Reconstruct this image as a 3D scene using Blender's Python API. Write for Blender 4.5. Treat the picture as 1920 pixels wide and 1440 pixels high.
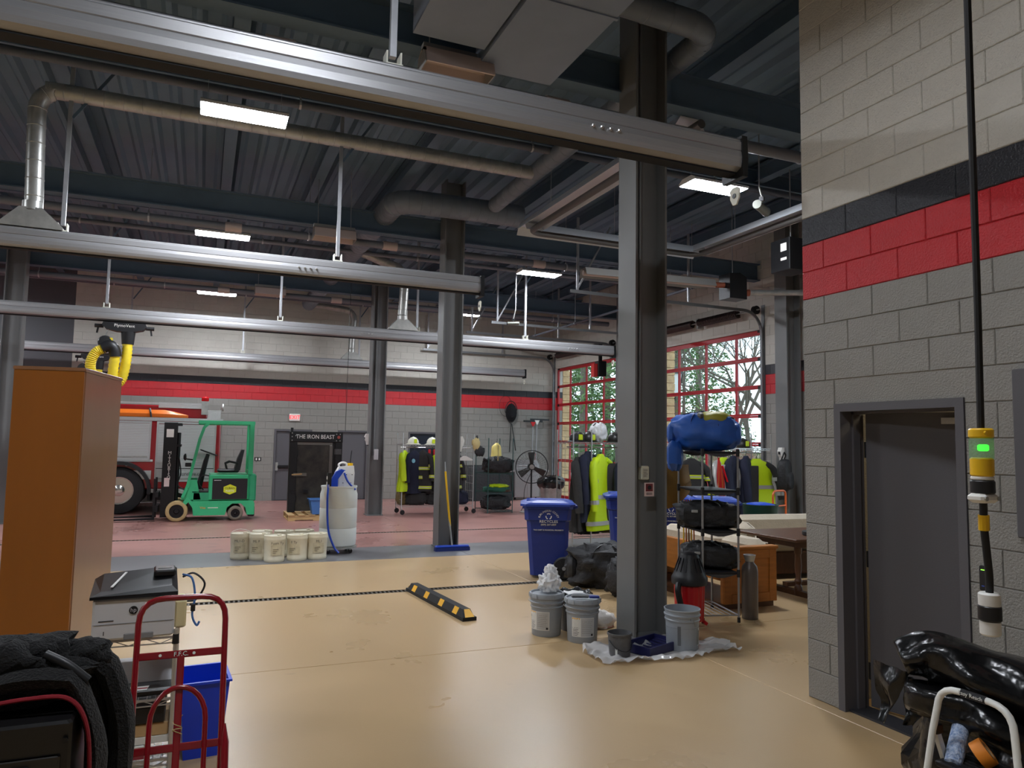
import bpy, math, random
from mathutils import Vector, Matrix, noise
for o in list(bpy.data.objects): bpy.data.objects.remove(o)
SC = bpy.context.scene
COL = SC.collection
PI = math.pi
# ---------------------------------------------------------------- camera, world, exposure
YAW, PITCH, ROLL = math.radians(22.77), math.radians(4.54), math.radians(0.964)
cam_d = bpy.data.cameras.new('camera'); cam_d.sensor_width = 36.0; cam_d.lens = 36.0*1380.7/1920
cam_d.clip_start = 0.05; cam_d.clip_end = 300
cam = bpy.data.objects.new('camera', cam_d); COL.objects.link(cam); SC.camera = cam
fw = Vector((math.sin(YAW)*math.cos(PITCH), math.cos(YAW)*math.cos(PITCH), math.sin(PITCH)))
rt = Vector((math.cos(YAW), -math.sin(YAW), 0)); up = rt.cross(fw)
r2 = math.cos(ROLL)*rt + math.sin(ROLL)*up; u2 = -math.sin(ROLL)*rt + math.cos(ROLL)*up
cam.matrix_world = Matrix(((r2.x, u2.x, -fw.x, 0), (r2.y, u2.y, -fw.y, 0), (r2.z, u2.z, -fw.z, 1.76), (0, 0, 0, 1)))
SC.view_settings.view_transform = 'Standard'; SC.view_settings.look = 'None'
SC.view_settings.gamma = 1.0; SC.view_settings.use_curve_mapping = False
SC.view_settings.exposure = 0.8
LAMP = 105.0
try:
    SC.cycles.use_denoising = True; SC.cycles.max_bounces = 8; SC.cycles.diffuse_bounces = 5
    SC.cycles.transparent_max_bounces = 16; SC.cycles.sample_clamp_indirect = 4.0
except Exception: pass
W = bpy.data.worlds.new('overcast_sky'); SC.world = W; W.use_nodes = True
bgn = W.node_tree.nodes['Background']; bgn.inputs[0].default_value = (0.86, 0.93, 1.0, 1); bgn.inputs[1].default_value = 1.5

# ---------------------------------------------------------------- materials
def lin(c):
    return tuple((x/255/12.92 if x/255 <= .04045 else ((x/255+.055)/1.055)**2.4) for x in c[:3])
MATS = {}
def mat(name, c, rough=.5, metal=0., bump=0., bs=60., var=0., vs=4., c2=None, coat=0., emis=0., spec=.5, stretch=None, bdist=.01, rvar=0., sheen=0.):
    if name in MATS: return MATS[name]
    m = bpy.data.materials.new(name); m.use_nodes = True
    nt = m.node_tree; b = nt.nodes['Principled BSDF']; N = nt.nodes.new; K = nt.links.new
    L = lin(c); b.inputs['Base Color'].default_value = (*L, 1); b.inputs['Roughness'].default_value = rough
    b.inputs['Metallic'].default_value = metal; b.inputs['Specular IOR Level'].default_value = spec
    if coat: b.inputs['Coat Weight'].default_value = coat; b.inputs['Coat Roughness'].default_value = .15
    if sheen: b.inputs['Sheen Weight'].default_value = sheen
    if emis:
        b.inputs['Emission Color'].default_value = (*L, 1); b.inputs['Emission Strength'].default_value = emis
    if var or bump or c2 or rvar:
        tc = N('ShaderNodeTexCoord'); mp = N('ShaderNodeMapping'); K(tc.outputs['Object'], mp.inputs[0])
        if stretch: mp.inputs['Scale'].default_value = stretch
    if var or c2 or rvar:
        n1 = N('ShaderNodeTexNoise'); n1.inputs['Scale'].default_value = vs; n1.inputs['Detail'].default_value = 5
        n1.inputs['Roughness'].default_value = .6; K(mp.outputs[0], n1.inputs['Vector'])
        if var or c2:
            cr = N('ShaderNodeValToRGB'); e = cr.color_ramp.elements
            e[0].position = .32; e[1].position = .68
            if c2: e[0].color = (*lin(c2), 1); e[1].color = (*L, 1)
            else:
                e[0].color = (*[x*(1-var) for x in L], 1); e[1].color = (*[min(1, x*(1+var)) for x in L], 1)
            K(n1.outputs['Fac'], cr.inputs['Fac']); K(cr.outputs['Color'], b.inputs['Base Color'])
        if rvar:
            mr = N('ShaderNodeMapRange'); mr.inputs['To Min'].default_value = max(.02, rough-rvar); mr.inputs['To Max'].default_value = min(1, rough+rvar)
            mr.inputs['From Min'].default_value = .3; mr.inputs['From Max'].default_value = .7
            K(n1.outputs['Fac'], mr.inputs['Value']); K(mr.outputs[0], b.inputs['Roughness'])
    if bump:
        n2 = N('ShaderNodeTexNoise'); n2.inputs['Scale'].default_value = bs; n2.inputs['Detail'].default_value = 3
        K(mp.outputs[0], n2.inputs['Vector'])
        bp = N('ShaderNodeBump'); bp.inputs['Strength'].default_value = bump; bp.inputs['Distance'].default_value = bdist
        K(n2.outputs['Fac'], bp.inputs['Height']); K(bp.outputs[0], b.inputs['Normal'])
    MATS[name] = m
    return m
def emit(name, c, s):
    if name in MATS: return MATS[name]
    m = bpy.data.materials.new(name); m.use_nodes = True; nt = m.node_tree
    nt.nodes.remove(nt.nodes['Principled BSDF']); e = nt.nodes.new('ShaderNodeEmission')
    e.inputs[0].default_value = (*lin(c), 1); e.inputs[1].default_value = s
    nt.links.new(e.outputs[0], nt.nodes['Material Output'].inputs[0]); MATS[name] = m
    return m
def clear(name, tint=(255, 255, 255), gloss=.04, alpha=1.0, rough=.02, body=None):
    """thin pane / film: see-through with a faint reflection; body = share of diffuse haze"""
    if name in MATS: return MATS[name]
    m = bpy.data.materials.new(name); m.use_nodes = True; nt = m.node_tree; N = nt.nodes.new; K = nt.links.new
    nt.nodes.remove(nt.nodes['Principled BSDF'])
    t = N('ShaderNodeBsdfTransparent'); t.inputs[0].default_value = (*lin(tint), 1)
    g = N('ShaderNodeBsdfGlossy'); g.inputs['Roughness'].default_value = rough
    mx = N('ShaderNodeMixShader'); mx.inputs[0].default_value = gloss; K(t.outputs[0], mx.inputs[1]); K(g.outputs[0], mx.inputs[2])
    out = mx
    if body:
        d = N('ShaderNodeBsdfDiffuse'); d.inputs[0].default_value = (*lin(tint), 1)
        m2 = N('ShaderNodeMixShader'); m2.inputs[0].default_value = body; K(mx.outputs[0], m2.inputs[1]); K(d.outputs[0], m2.inputs[2]); out = m2
    K(out.outputs[0], nt.nodes['Material Output'].inputs[0]); MATS[name] = m
    return m

# ---------------------------------------------------------------- mesh builder
class G:
    def __init__(s): s.v = []; s.f = []; s.mi = []
    def add(s, vs, fs, mi=0):
        n = len(s.v); s.v += [tuple(p) for p in vs]; s.f += [tuple(i+n for i in f) for f in fs]; s.mi += [mi]*len(fs); return s
    def box(s, x0, x1, y0, y1, z0, z1, mi=0):
        v = [(x0,y0,z0),(x1,y0,z0),(x1,y1,z0),(x0,y1,z0),(x0,y0,z1),(x1,y0,z1),(x1,y1,z1),(x0,y1,z1)]
        return s.add(v, [(3,2,1,0),(4,5,6,7),(0,1,5,4),(1,2,6,5),(2,3,7,6),(3,0,4,7)], mi)
    def bev(s, x0, x1, y0, y1, z0, z1, b, mi=0):
        """box with chamfered edges"""
        cs = []
        for (z, zi) in ((z0, z0+b), (z1, z1-b)):
            pass
        rings = []
        def ring(i, z):
            a, c, d, e = x0+i, x1-i, y0+i, y1-i
            k = b
            return [(a+k,d,z),(c-k,d,z),(c,d+k,z),(c,e-k,z),(c-k,e,z),(a+k,e,z),(a,e-k,z),(a,d+k,z)]
        rings = [ring(b*.9, z0), ring(0, z0+b), ring(0, z1-b), ring(b*.9, z1)]
        return s.loft(rings, mi=mi)
    def loft(s, rings, caps=True, mi=0, closed=True):
        n = len(rings[0]); v = [p for r in rings for p in r]; f = []
        for i in range(len(rings)-1):
            for j in range(n if closed else n-1):
                k = (j+1) % n
                f.append((i*n+j, i*n+k, (i+1)*n+k, (i+1)*n+j))
        if caps and closed:
            f.append(tuple(range(n-1, -1, -1))); f.append(tuple((len(rings)-1)*n+j for j in range(n)))
        return s.add(v, f, mi)
    def tube(s, pts, r, n=8, mi=0, caps=True, closed=False, flat=1.0):
        P = [Vector(p) for p in pts]; R = r if isinstance(r, (list, tuple)) else [r]*len(P); rings = []; prev = None
        m = len(P)
        for i, p in enumerate(P):
            if closed: t = P[(i+1) % m]-P[i-1]
            else: t = P[min(i+1, m-1)]-P[max(i-1, 0)]
            t = t.normalized() if t.length > 1e-9 else Vector((0, 0, 1))
            if prev is None:
                a = Vector((0, 0, 1)) if abs(t.z) < .9 else Vector((1, 0, 0)); u = a.cross(t).normalized()
            else:
                u = prev-t*prev.dot(t); u = u.normalized() if u.length > 1e-6 else t.orthogonal().normalized()
            prev = u; w = t.cross(u)
            rings.append([p+(u*math.cos(2*PI*k/n)+w*math.sin(2*PI*k/n)*flat)*R[i] for k in range(n)])
        if closed: rings.append(rings[0])
        return s.loft(rings, caps and not closed, mi)
    def cyl(s, a, b, r, r2=None, n=12, mi=0): return s.tube([a, b], [r, r if r2 is None else r2], n, mi)
    def lathe(s, prof, n=20, c=(0, 0, 0), mi=0, cap=True, ax='z', flat=1.0):
        rings = []
        for (r, h) in prof:
            ring = []
            for k in range(n):
                a, b_ = r*math.cos(2*PI*k/n), r*math.sin(2*PI*k/n)*flat
                q = (a, b_, h) if ax == 'z' else ((h, a, b_) if ax == 'x' else (b_, h, a))
                ring.append((c[0]+q[0], c[1]+q[1], c[2]+q[2]))
            rings.append(ring)
        return s.loft(rings, cap, mi)
    def prism(s, poly, a, b, ax='x', mi=0):
        """polygon in the plane across ax, run from a to b; x:(y,z) y:(x,z) z:(x,y)"""
        def q(p, h): return (h, p[0], p[1]) if ax == 'x' else ((p[0], h, p[1]) if ax == 'y' else (p[0], p[1], h))
        return s.loft([[q(p, a) for p in poly], [q(p, b) for p in poly]], True, mi)
    def sq(s, a, b, w, h, mi=0, up=(0, 0, 1)):
        """rectangular bar from a to b"""
        a = Vector(a); b = Vector(b); t = (b-a).normalized(); U = Vector(up)
        if abs(t.dot(U)) > .95: U = Vector((0, 1, 0))
        x = t.cross(U).normalized(); y = x.cross(t)
        c = [x*w/2+y*h/2, -x*w/2+y*h/2, -x*w/2-y*h/2, x*w/2-y*h/2]
        return s.loft([[a+q for q in c], [b+q for q in c]], True, mi)
    def blob(s, c, r, e=1.0, nu=20, nv=12, amp=0., fs=2.5, seed=0, squash=None, mi=0, folds=0.):
        """super-ellipsoid with lumpy surface; squash=z below which it is flattened"""
        sg = lambda x, p: math.copysign(abs(x)**p, x); rings = []; so = Vector((seed*7.3, seed*3.1, seed*1.7))
        for i in range(1, nv):
            ph = -PI/2+PI*i/nv; ring = []
            for j in range(nu):
                th = 2*PI*j/nu
                d = Vector((sg(math.cos(ph), e)*sg(math.cos(th), e), sg(math.cos(ph), e)*sg(math.sin(th), e), sg(math.sin(ph), e)))
                k = 1+amp*noise.noise(d*fs+so)
                if folds: k += folds*(abs(noise.noise(Vector((d.x*fs*2.2, d.y*fs*2.2, d.z*fs*.8))+so))-.25)
                p = Vector((c[0]+d.x*r[0]*k, c[1]+d.y*r[1]*k, c[2]+d.z*r[2]*k))
                if squash is not None and p.z < squash: p.z = squash
                ring.append(p)
            rings.append(ring)
        return s.loft(rings, True, mi)
    def sheet(s, fn, nu, nv, th=.004, mi=0):
        """thick sheet from fn(u,v)->(x,y,z)"""
        P = [[Vector(fn(i/nu, j/nv)) for j in range(nv+1)] for i in range(nu+1)]
        n0 = []
        for i in range(nu+1):
            for j in range(nv+1):
                a = P[min(i+1, nu)][j]-P[max(i-1, 0)][j]; b = P[i][min(j+1, nv)]-P[i][max(j-1, 0)]
                q = a.cross(b); n0.append(q.normalized() if q.length > 1e-9 else Vector((0, 0, 1)))
        w = nv+1; top = [P[i][j] for i in range(nu+1) for j in range(w)]; bot = [top[k]-n0[k]*th for k in range(len(top))]
        m = len(top); f = []
        for i in range(nu):
            for j in range(nv):
                a, b, c, d = i*w+j, (i+1)*w+j, (i+1)*w+j+1, i*w+j+1
                f.append((a, b, c, d)); f.append((d+m, c+m, b+m, a+m))
        for i in range(nu):
            f.append((i*w, i*w+m, (i+1)*w+m, (i+1)*w)); f.append(((i+1)*w+nv, (i+1)*w+nv+m, i*w+nv+m, i*w+nv))
        for j in range(nv):
            f.append((j+1, j+1+m, j+m, j)); f.append((nu*w+j, nu*w+j+m, nu*w+j+1+m, nu*w+j+1))
        return s.add(top+bot, f, mi)
    def mesh(s, name, mats, smooth=False):
        me = bpy.data.meshes.new(name); me.from_pydata(s.v, [], s.f)
        for m in (mats if isinstance(mats, (list, tuple)) else [mats]): me.materials.append(m)
        if any(s.mi): me.polygons.foreach_set('material_index', s.mi)
        if smooth:
            me.shade_smooth()
            try: me.set_sharp_from_angle(angle=math.radians(38 if smooth is True else smooth))
            except Exception: pass
        me.update(); return me
    def build(s, name, mats, parent=None, smooth=False, **t):
        return place(name, s.mesh(name, mats, smooth), parent, **t)
def place(name, me, parent=None, loc=None, rot=None, **t):
    o = bpy.data.objects.new(name, me); COL.objects.link(o)
    if parent is not None: o.parent = parent
    if loc is not None: o.location = loc
    if rot is not None: o.rotation_euler = rot
    for k, v in t.items():
        if v is not None: o[k] = v
    return o
def thing(name, label, category, loc=(0, 0, 0), rz=0, group=None, rx=0, ry=0, kind=None):
    return place(name, None, None, loc, (rx, ry, rz), label=label, category=category, group=group, kind=kind)
def dup(root, loc, rz=None, label=None, group=None):
    r = root.copy(); COL.objects.link(r); r.location = loc
    if rz is not None: r.rotation_euler = (root.rotation_euler[0], root.rotation_euler[1], rz)
    if label: r['label'] = label
    if group: r['group'] = group
    for ch in root.children:
        c = ch.copy(); COL.objects.link(c); c.parent = r
        for g in ch.children:
            d = g.copy(); COL.objects.link(d); d.parent = c
    return r
def text(body, size, m, parent, loc, rot, name='lettering', depth=.001, align='CENTER', sx=1.0, **t):
    cu = bpy.data.curves.new(name, 'FONT'); cu.body = body; cu.size = size; cu.extrude = depth; cu.align_x = align; cu.align_y = 'CENTER'
    cu.resolution_u = 2
    ob = bpy.data.objects.new('tmp', cu)
    me = bpy.data.meshes.new_from_object(ob)
    bpy.data.objects.remove(ob); bpy.data.curves.remove(cu)
    me.materials.clear(); me.materials.append(m)
    if sx != 1.0:
        for v in me.vertices: v.co.x *= sx
    return place(name, me, parent, loc, rot, **t)
def arc(c, r, a0, a1, n, plane='xz'):
    out = []
    for i in range(n+1):
        a = a0+(a1-a0)*i/n; p, q = r*math.cos(a), r*math.sin(a)
        out.append((c[0]+p, c[1], c[2]+q) if plane == 'xz' else ((c[0]+p, c[1]+q, c[2]) if plane == 'xy' else (c[0], c[1]+p, c[2]+q)))
    return out
def bez(pts, n=8):
    """Catmull-Rom through pts"""
    P = [Vector(p) for p in pts]; P = [P[0]*2-P[1]]+P+[P[-1]*2-P[-2]]; out = []
    for i in range(1, len(P)-2):
        for k in range(n):
            t = k/n; a, b, c, d = P[i-1], P[i], P[i+1], P[i+2]
            out.append(.5*((2*b)+(c-a)*t+(2*a-5*b+4*c-d)*t*t+(3*b-a-3*c+d)*t**3))
    out.append(P[-2]); return out
RND = random.Random(7)

# shared materials
m_low = mat('greige_block_paint', (140, 137, 131), .42, bump=1.0, bs=85, var=.05, vs=3, bdist=.008)
m_upp = mat('cream_block_paint', (198, 194, 184), .42, bump=1.0, bs=85, var=.05, vs=3, bdist=.008)
m_red = mat('red_block_paint', (190, 28, 38), .38, bump=1.0, bs=85, var=.07, vs=3, bdist=.008)
m_blk = mat('black_block_paint', (40, 42, 48), .34, bump=1.0, bs=85, var=.08, vs=3, bdist=.008)
m_steel = mat('grey_steel_paint', (110, 111, 111), .45, var=.05, vs=2)
m_frame = mat('grey_door_paint', (88, 86, 90), .5, bump=.1, bs=200)
m_ceil = mat('dark_ceiling_paint', (84, 104, 122), .6, var=.08, vs=2)
m_deck = mat('dark_deck_paint', (92, 114, 132), .65, var=.08, vs=1)
m_alu = mat('brushed_aluminium', (164, 164, 166), .36, .5, bump=.08, bs=40, stretch=(.4, 20, 20), var=.05, vs=6)
m_galv = mat('galvanised_steel', (172, 172, 168), .38, .55, var=.14, vs=9)
m_duct = mat('painted_duct', (116, 124, 134), .5, .25, var=.08, vs=5)
m_zinc = mat('zinc_strut', (176, 178, 182), .42, .6, var=.08, vs=8)
m_dark = mat('black_plastic', (24, 24, 27), .45)
m_darkm = mat('black_metal', (26, 26, 28), .42, .3)
m_chrome = mat('chrome_wire', (196, 196, 196), .28, .7)
m_white = mat('white_plastic', (232, 230, 224), .4)
m_rub = mat('black_rubber', (28, 28, 30), .75, bump=.1, bs=80)
# ================================================================ STRUCTURE
XD, YF, XR, YC = 10.75, 22.1, 4.07, 4.14          # door wall, far wall, right block wall, its corner
XL, YB, ZC = -9.0, -3.4, 6.32
# ---- floor
def floor_mat(name, c, stain, rough, spot=.62, var=.07, spot_s=2.3):
    m = mat(name, c, rough, bump=.16, bs=150, var=var, vs=.5, rvar=.05, bdist=.004)
    nt = m.node_tree; N = nt.nodes.new; K = nt.links.new; b = nt.nodes['Principled BSDF']
    src = b.inputs['Base Color'].links[0].from_socket
    tc = N('ShaderNodeTexCoord'); n = N('ShaderNodeTexNoise'); n.inputs['Scale'].default_value = spot_s; n.inputs['Detail'].default_value = 2
    mp = N('ShaderNodeMapping'); mp.inputs['Scale'].default_value = (1.0, 1.5, 1); K(tc.outputs['Object'], mp.inputs[0]); K(mp.outputs[0], n.inputs['Vector'])
    cr = N('ShaderNodeValToRGB'); cr.color_ramp.elements[1].position = spot+.1; cr.color_ramp.elements[0].position = spot
    cr.color_ramp.elements[0].color = (0, 0, 0, 1); cr.color_ramp.elements[1].color = (.5, .5, .5, 1); K(n.outputs['Fac'], cr.inputs[0])
    mx = N('ShaderNodeMixRGB'); mx.inputs[2].default_value = (*lin(stain), 1); K(cr.outputs[0], mx.inputs[0]); K(src, mx.inputs[1]); K(mx.outputs[0], b.inputs['Base Color'])
    return m
m_tan = floor_mat('tan_epoxy_floor', (186, 157, 116), (150, 126, 100), .3, .7, .06, 3.6)
m_gry = floor_mat('grey_epoxy_band', (112, 112, 114), (86, 86, 90), .35)
m_rfl = floor_mat('red_epoxy_floor', (168, 122, 114), (122, 84, 82), .3, .6, .08)
m_joint = mat('dark_joint', (70, 62, 54), .8)
fl = G().box(XL, XD+.25, YB, YF+.2, -.25, -.035).build('floor', m_joint, kind='structure')
XC = [XL, -3.55, 3.95, XD+.2]
def slabs(y0, y1, m):
    for i in range(len(XC)-1):
        g = .003
        G().bev(XC[i]+g, XC[i+1]-g, y0+g, y1-g, -.06, 0, .003).build('slab', m, fl)
for a, b in ((YB, 0), (0, 6.0), (6.0, 8.555), (8.695, 10.98)): slabs(a, b, m_tan)
slabs(10.983, 12.28, m_gry)
for a, b in ((12.283, 14.07), (14.2, 17.5), (17.5, YF)): slabs(a, b, m_rfl)
# trench drains: recessed channel with a slotted grate
m_grate = mat('cast_grate', (86, 80, 70), .6, .5)
m_pit = mat('drain_pit', (16, 15, 14), .9)
def drain(y0, y1, pitch, lab):
    t = thing('trench_drain', lab, 'floor drain', ((XL+XD)/2, (y0+y1)/2, -.034), group='floor drains')
    hw = (XD-XL)/2; w = (y1-y0)/2-.004
    G().box(-hw, hw, -w, w, 0, .004).build('channel', m_pit, t)
    g = G().box(-hw, hw, -w, -w+.014, .004, .033).box(-hw, hw, w-.014, w, .004, .033)
    n = int(2*hw/pitch)
    for i in range(n):
        x = -hw+i*pitch; g.box(x, x+pitch*.42, -w+.014, w-.014, .012, .031)
    g.build('grate', m_grate, t, kind='stuff')
drain(8.555, 8.695, .05, 'long slotted trench drain crossing the tan floor')
drain(14.07, 14.2, .06, 'long slotted trench drain crossing the red floor')

# ---- block walls
BL, BH = .4064, .2032
def band(c): return 0 if c < 14 else (1 if c < 16 else (2 if c < 17 else 3))
BM = [m_low, m_red, m_blk, m_upp]
_bc = {}
def block_mesh(L, k, s):
    key = (round(L, 3), k, s)
    if key not in _bc:
        g = G(); e, f, d0, d1, d2 = .0022, .0065, -.003, .004, .0085; H = BH
        def rg(i, d): return [(i, s*d, i), (L-i, s*d, i), (L-i, s*d, H-i), (i, s*d, H-i)]
        rs = [rg(e, d0), rg(e, d1), rg(f, d2)]
        if s > 0: rs = [r[::-1] for r in rs]
        v = [p for r in rs for p in r]; F = []
        for i in range(2):
            for j in range(4): F.append((i*4+j, i*4+(j+1) % 4, (i+1)*4+(j+1) % 4, (i+1)*4+j))
        F.append((8, 9, 10, 11)); g.add(v, F)
        _bc[key] = g.mesh('block', BM[k])
    return _bc[key]
def wall(name, P0, U, Nn, L, nc, opens, t, near, maxn=300):
    """masonry wall: body with openings + single blocks proud of recessed joints"""
    U = Vector(U); Nn = Vector(Nn); P0 = Vector(P0); zx = Vector((0, 0, 1)).cross(U); s = 1 if zx.dot(Nn) > 0 else -1
    zc = sorted({0, 14*BH, 16*BH, 17*BH, ZC} | {min(z, ZC) for o in opens for z in o[2:]}); uc = sorted({0, L} | {u for o in opens for u in o[:2]})
    g = G()
    for i in range(len(zc)-1):
        for j in range(len(uc)-1):
            zm, um = (zc[i]+zc[i+1])/2, (uc[j]+uc[j+1])/2
            if any(o[0] < um < o[1] and o[2] < zm < o[3] for o in opens): continue
            a = P0+U*uc[j]; b = P0+U*uc[j+1]-Nn*t
            g.box(min(a.x, b.x), max(a.x, b.x), min(a.y, b.y), max(a.y, b.y), zc[i], zc[i+1], band(int(zm/BH)))
    w = g.build(name, BM, kind='structure')
    cand = []
    for c in range(nc):
        z = c*BH
        if z+BH > ZC: break
        iv = [(x, x+BL) for x in [(-BL/2 if c % 2 else 0)+k*BL for k in range(int(L/BL)+2)]]
        for a, b in iv:
            a, b = max(a, 0), min(b, L); segs = [(a, b)]
            for o in opens:
                if o[2] < z+BH-.03 and o[3] > z+.03:
                    ns = []
                    for p, q in segs:
                        if o[1] <= p or o[0] >= q: ns.append((p, q)); continue
                        if o[0] > p: ns.append((p, o[0]))
                        if o[1] < q: ns.append((o[1], q))
                    segs = ns
            for p, q in segs:
                if q-p > .03: cand.append((p, q, c))
    cand.sort(key=lambda r: near((r[0]+r[1])/2, r[2]*BH))
    rot = (0, 0, math.atan2(U.y, U.x)); rest = {}
    for k, (p, q, c) in enumerate(cand):
        me = block_mesh(q-p, band(c), s); q0 = P0+U*p+Vector((0, 0, c*BH))
        if k < maxn and near((p+q)/2, c*BH) < 50: place('block', me, w, q0, rot)
        else:
            gg = rest.setdefault(band(c), G())
            R = Matrix.Rotation(rot[2], 3, 'Z'); gg.add([q0+R @ v.co for v in me.vertices], [tuple(f.vertices) for f in me.polygons])
    if rest:
        gg = G()
        for k, h in rest.items(): gg.add(h.v, h.f, k)
        gg.build('block_field', BM, w, kind='stuff')
    return w
# right block wall (camera side), u runs from the corner towards the camera
DY0, DY1, DZ = 3.86, 2.91, 2.065
wall('wall_right', (XR, YC, 0), (0, -1, 0), (-1, 0, 0), YC-YB, 31, [(YC-DY0, YC-DY1, 0, DZ)], .2, lambda u, z: (u if u < 2.1 else 99), 300)
# return of that wall, running to the door wall
wall('wall_return', (XR+.2, YC, 0), (1, 0, 0), (0, 1, 0), XD-XR-.2, 31, [], .2, lambda u, z: 99)
# far wall
FO = [(1.93+3.2, 2.98+3.2, 0, 2.03), (3.72+3.2, 4.62+3.2, 0, 2.03), (5.86+3.2, 6.83+3.2, 0, 2.03)]
wall('wall_far', (-3.2, YF, 0), (1, 0, 0), (0, -1, 0), XD+3.2, 31, FO, .2, lambda u, z: (abs(u-8)*.3+abs(z-2.2)*1.2 if u > 4.6 and z < 4 else 99), 300)
# door wall
A0, A1, B0, B1, DH = 17.93, 21.88, 12.1, 16.05, 4.22
wall('wall_doors', (XD, YC, 0), (0, 1, 0), (-1, 0, 0), YF-YC, 31, [(A0-YC, A1-YC, 0, DH), (B0-YC, B1-YC, 0, DH), (6.2-YC, 10.15-YC, 0, DH)], .3, lambda u, z: abs(u+YC-11.6) if 10 < u+YC < 18 else 99, 300)
m_dwall = mat('dark_grey_wall', (84, 84, 88), .55, bump=.3, bs=90)  # plain dark grey for the left end of the far wall
G().box(XL, -3.2, YF-.0, YF+.2, 0, ZC).build('wall_far_dark', m_dwall, kind='structure')
G().box(XL-.2, XL, YB, YF+.2, 0, ZC).build('wall_left', m_low, kind='structure')
G().box(XL, XR+.2, YB-.2, YB, 0, ZC).build('wall_back', m_upp, kind='structure')
# office behind the open door
m_off = mat('office_wall_paint', (205, 188, 150), .6)
G().box(XR+.2, 7.4, 1.2, 1.3, 0, 2.75).box(7.3, 7.4, 1.3, YC-.2, 0, 2.75).box(XR+.2, 7.4, 1.2, YC-.2, 2.7, 2.8).build('wall_office', m_off, kind='structure')
o_l = thing('office_ceiling_light', 'small square ceiling light inside the room behind the open door', 'light', (5.4, 2.6, 2.66))
G().bev(-.3, .3, -.3, .3, 0, .04, .01).build('housing', m_white, o_l)
G().box(-.27, .27, -.27, .27, -.008, 0).build('diffuser', emit('office_lamp', (255, 236, 196), 9), o_l)

# ---- ceiling deck (ribs run away from the camera)
g = G(); pts = []; x = XL; p = .3
while x < XD:
    pts += [(x, ZC), (x+.05, ZC-.06), (x+.11, ZC-.06), (x+.16, ZC)]; x += p
pts.append((XD, ZC)); pts += [(XD, ZC+.12), (XL, ZC+.12)]
n = len(pts)
vs = [(a, YB-.1, b) for a, b in pts]+[(a, YF+.1, b) for a, b in pts]
g.add(vs, [(i, (i+1) % n, n+(i+1) % n, n+i) for i in range(n)])
g.build('ceiling', m_deck, kind='structure')
def ibeam(g, a, b, ax, c, z0, h, w, tf=.018, tw=.012):
    """I section along ax from a to b at cross position c"""
    pr = [(-w/2, 0), (w/2, 0), (w/2, tf), (tw/2, tf), (tw/2, h-tf), (w/2, h-tf), (w/2, h), (-w/2, h), (-w/2, h-tf), (-tw/2, h-tf), (-tw/2, tf), (-w/2, tf)]
    pr = [(c+q, z0+r) for q, r in pr]
    # split concave section in three boxes for clean faces
    if ax == 'x':
        g.box(a, b, c-w/2, c+w/2, z0, z0+tf); g.box(a, b, c-tw/2, c+tw/2, z0+tf, z0+h-tf); g.box(a, b, c-w/2, c+w/2, z0+h-tf, z0+h)
    else:
        g.box(c-w/2, c+w/2, a, b, z0, z0+tf); g.box(c-tw/2, c+tw/2, a, b, z0+tf, z0+h-tf); g.box(c-w/2, c+w/2, a, b, z0+h-tf, z0+h)
BY = [(.2, 'nearest the camera'), (6.22, 'above the row of near paint buckets'), (12.22, 'over the second column row'), (17.72, 'over the third column row')]
for y, w_ in BY:
    for k, (x0, x1) in enumerate(((XL, XR if y < 4 else 3.7), (3.7 if y > 4 else 3.8, XD))):
        if y < 4 and k: continue
        b = G(); ibeam(b, x0, x1, 'x', y+(.0), 5.25, .36, .2)
        b.build('steel_girder', m_ceil, label='dark steel roof girder %s, %s half' % (w_, ('left', 'right')[k]), category='girder', group='roof girders')
for i, y in enumerate((3.2, 9.2, 14.9, 20.1)):
    b = G(); ibeam(b, XL, 3.9 if y < 4 else XD, 'x', y, 5.95, .26, .14)
    b.build('roof_purlin', m_ceil, label='dark lighter roof purlin, %s from the camera' % ('first', 'second', 'third', 'fourth')[i], category='roof beam', group='roof purlins')
for i, x in enumerate((-5.4, -3.55, -1.7, .2, 1.6, 2.9, 5.3, 6.7, 8.1, 9.6)):
    b = G(); ibeam(b, YB if x < 4 else YC, YF, 'y', x, 6.0, .26, .16)
    b.build('roof_joist', m_ceil, label='dark roof joist running away from the camera, %s from the left' % ('first second third fourth fifth sixth seventh eighth ninth tenth'.split()[i]), category='roof joist', group='roof joists')
# ---- steel columns
def column(x, y, lab, h=ZC-.06):
    t = thing('steel_column', lab, 'column', (x, y, 0), group='grey steel columns')
    d, w, tf = .175, .155, .022
    g = G().box(-d, -d+tf, -w, w, .02, h).box(d-tf, d, -w, w, .02, h).box(-d+tf, d-tf, -.009, .009, .02, h)
    g.build('shaft', m_steel, t)
    G().box(-d-.02, d+.02, -w-.02, w+.02, .001, .02).build('base_plate', m_steel, t)
    return t
def dispenser(t, x, y, z, rz):
    e = thing('soap_dispenser', '', 'dispenser', (x, y, z), rz, 'white sanitiser dispensers on columns')
    G().prism([(0, -.13), (.04, -.13), (.05, -.06), (.075, -.02), (.09, .06), (.06, .13), (0, .13)], -.05, .05, 'x').build('body', m_white, e)
    G().prism([(.0, -.15), (.035, -.15), (.04, -.132), (.0, -.132)], -.035, .035, 'x').build('nozzle', m_dark, e)
    G().box(-.025, .025, .052, .0935, .0, .05).build('window', m_dark, e)
    return e
c1 = column(3.87, 6.0, 'near grey steel column standing behind the paint buckets')
G().tube([(-.06, -.05, h_) for h_ in (1.55, 2.6, 3.6, 4.8, 6.1)], .016, 10).build('conduit', m_steel, c1, smooth=True)
bx = G().bev(-.045, .045, -.06, .0, 1.43, 1.56, .008).build('switch_box', mat('ivory_plastic', (226, 222, 200), .45), c1)
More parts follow.
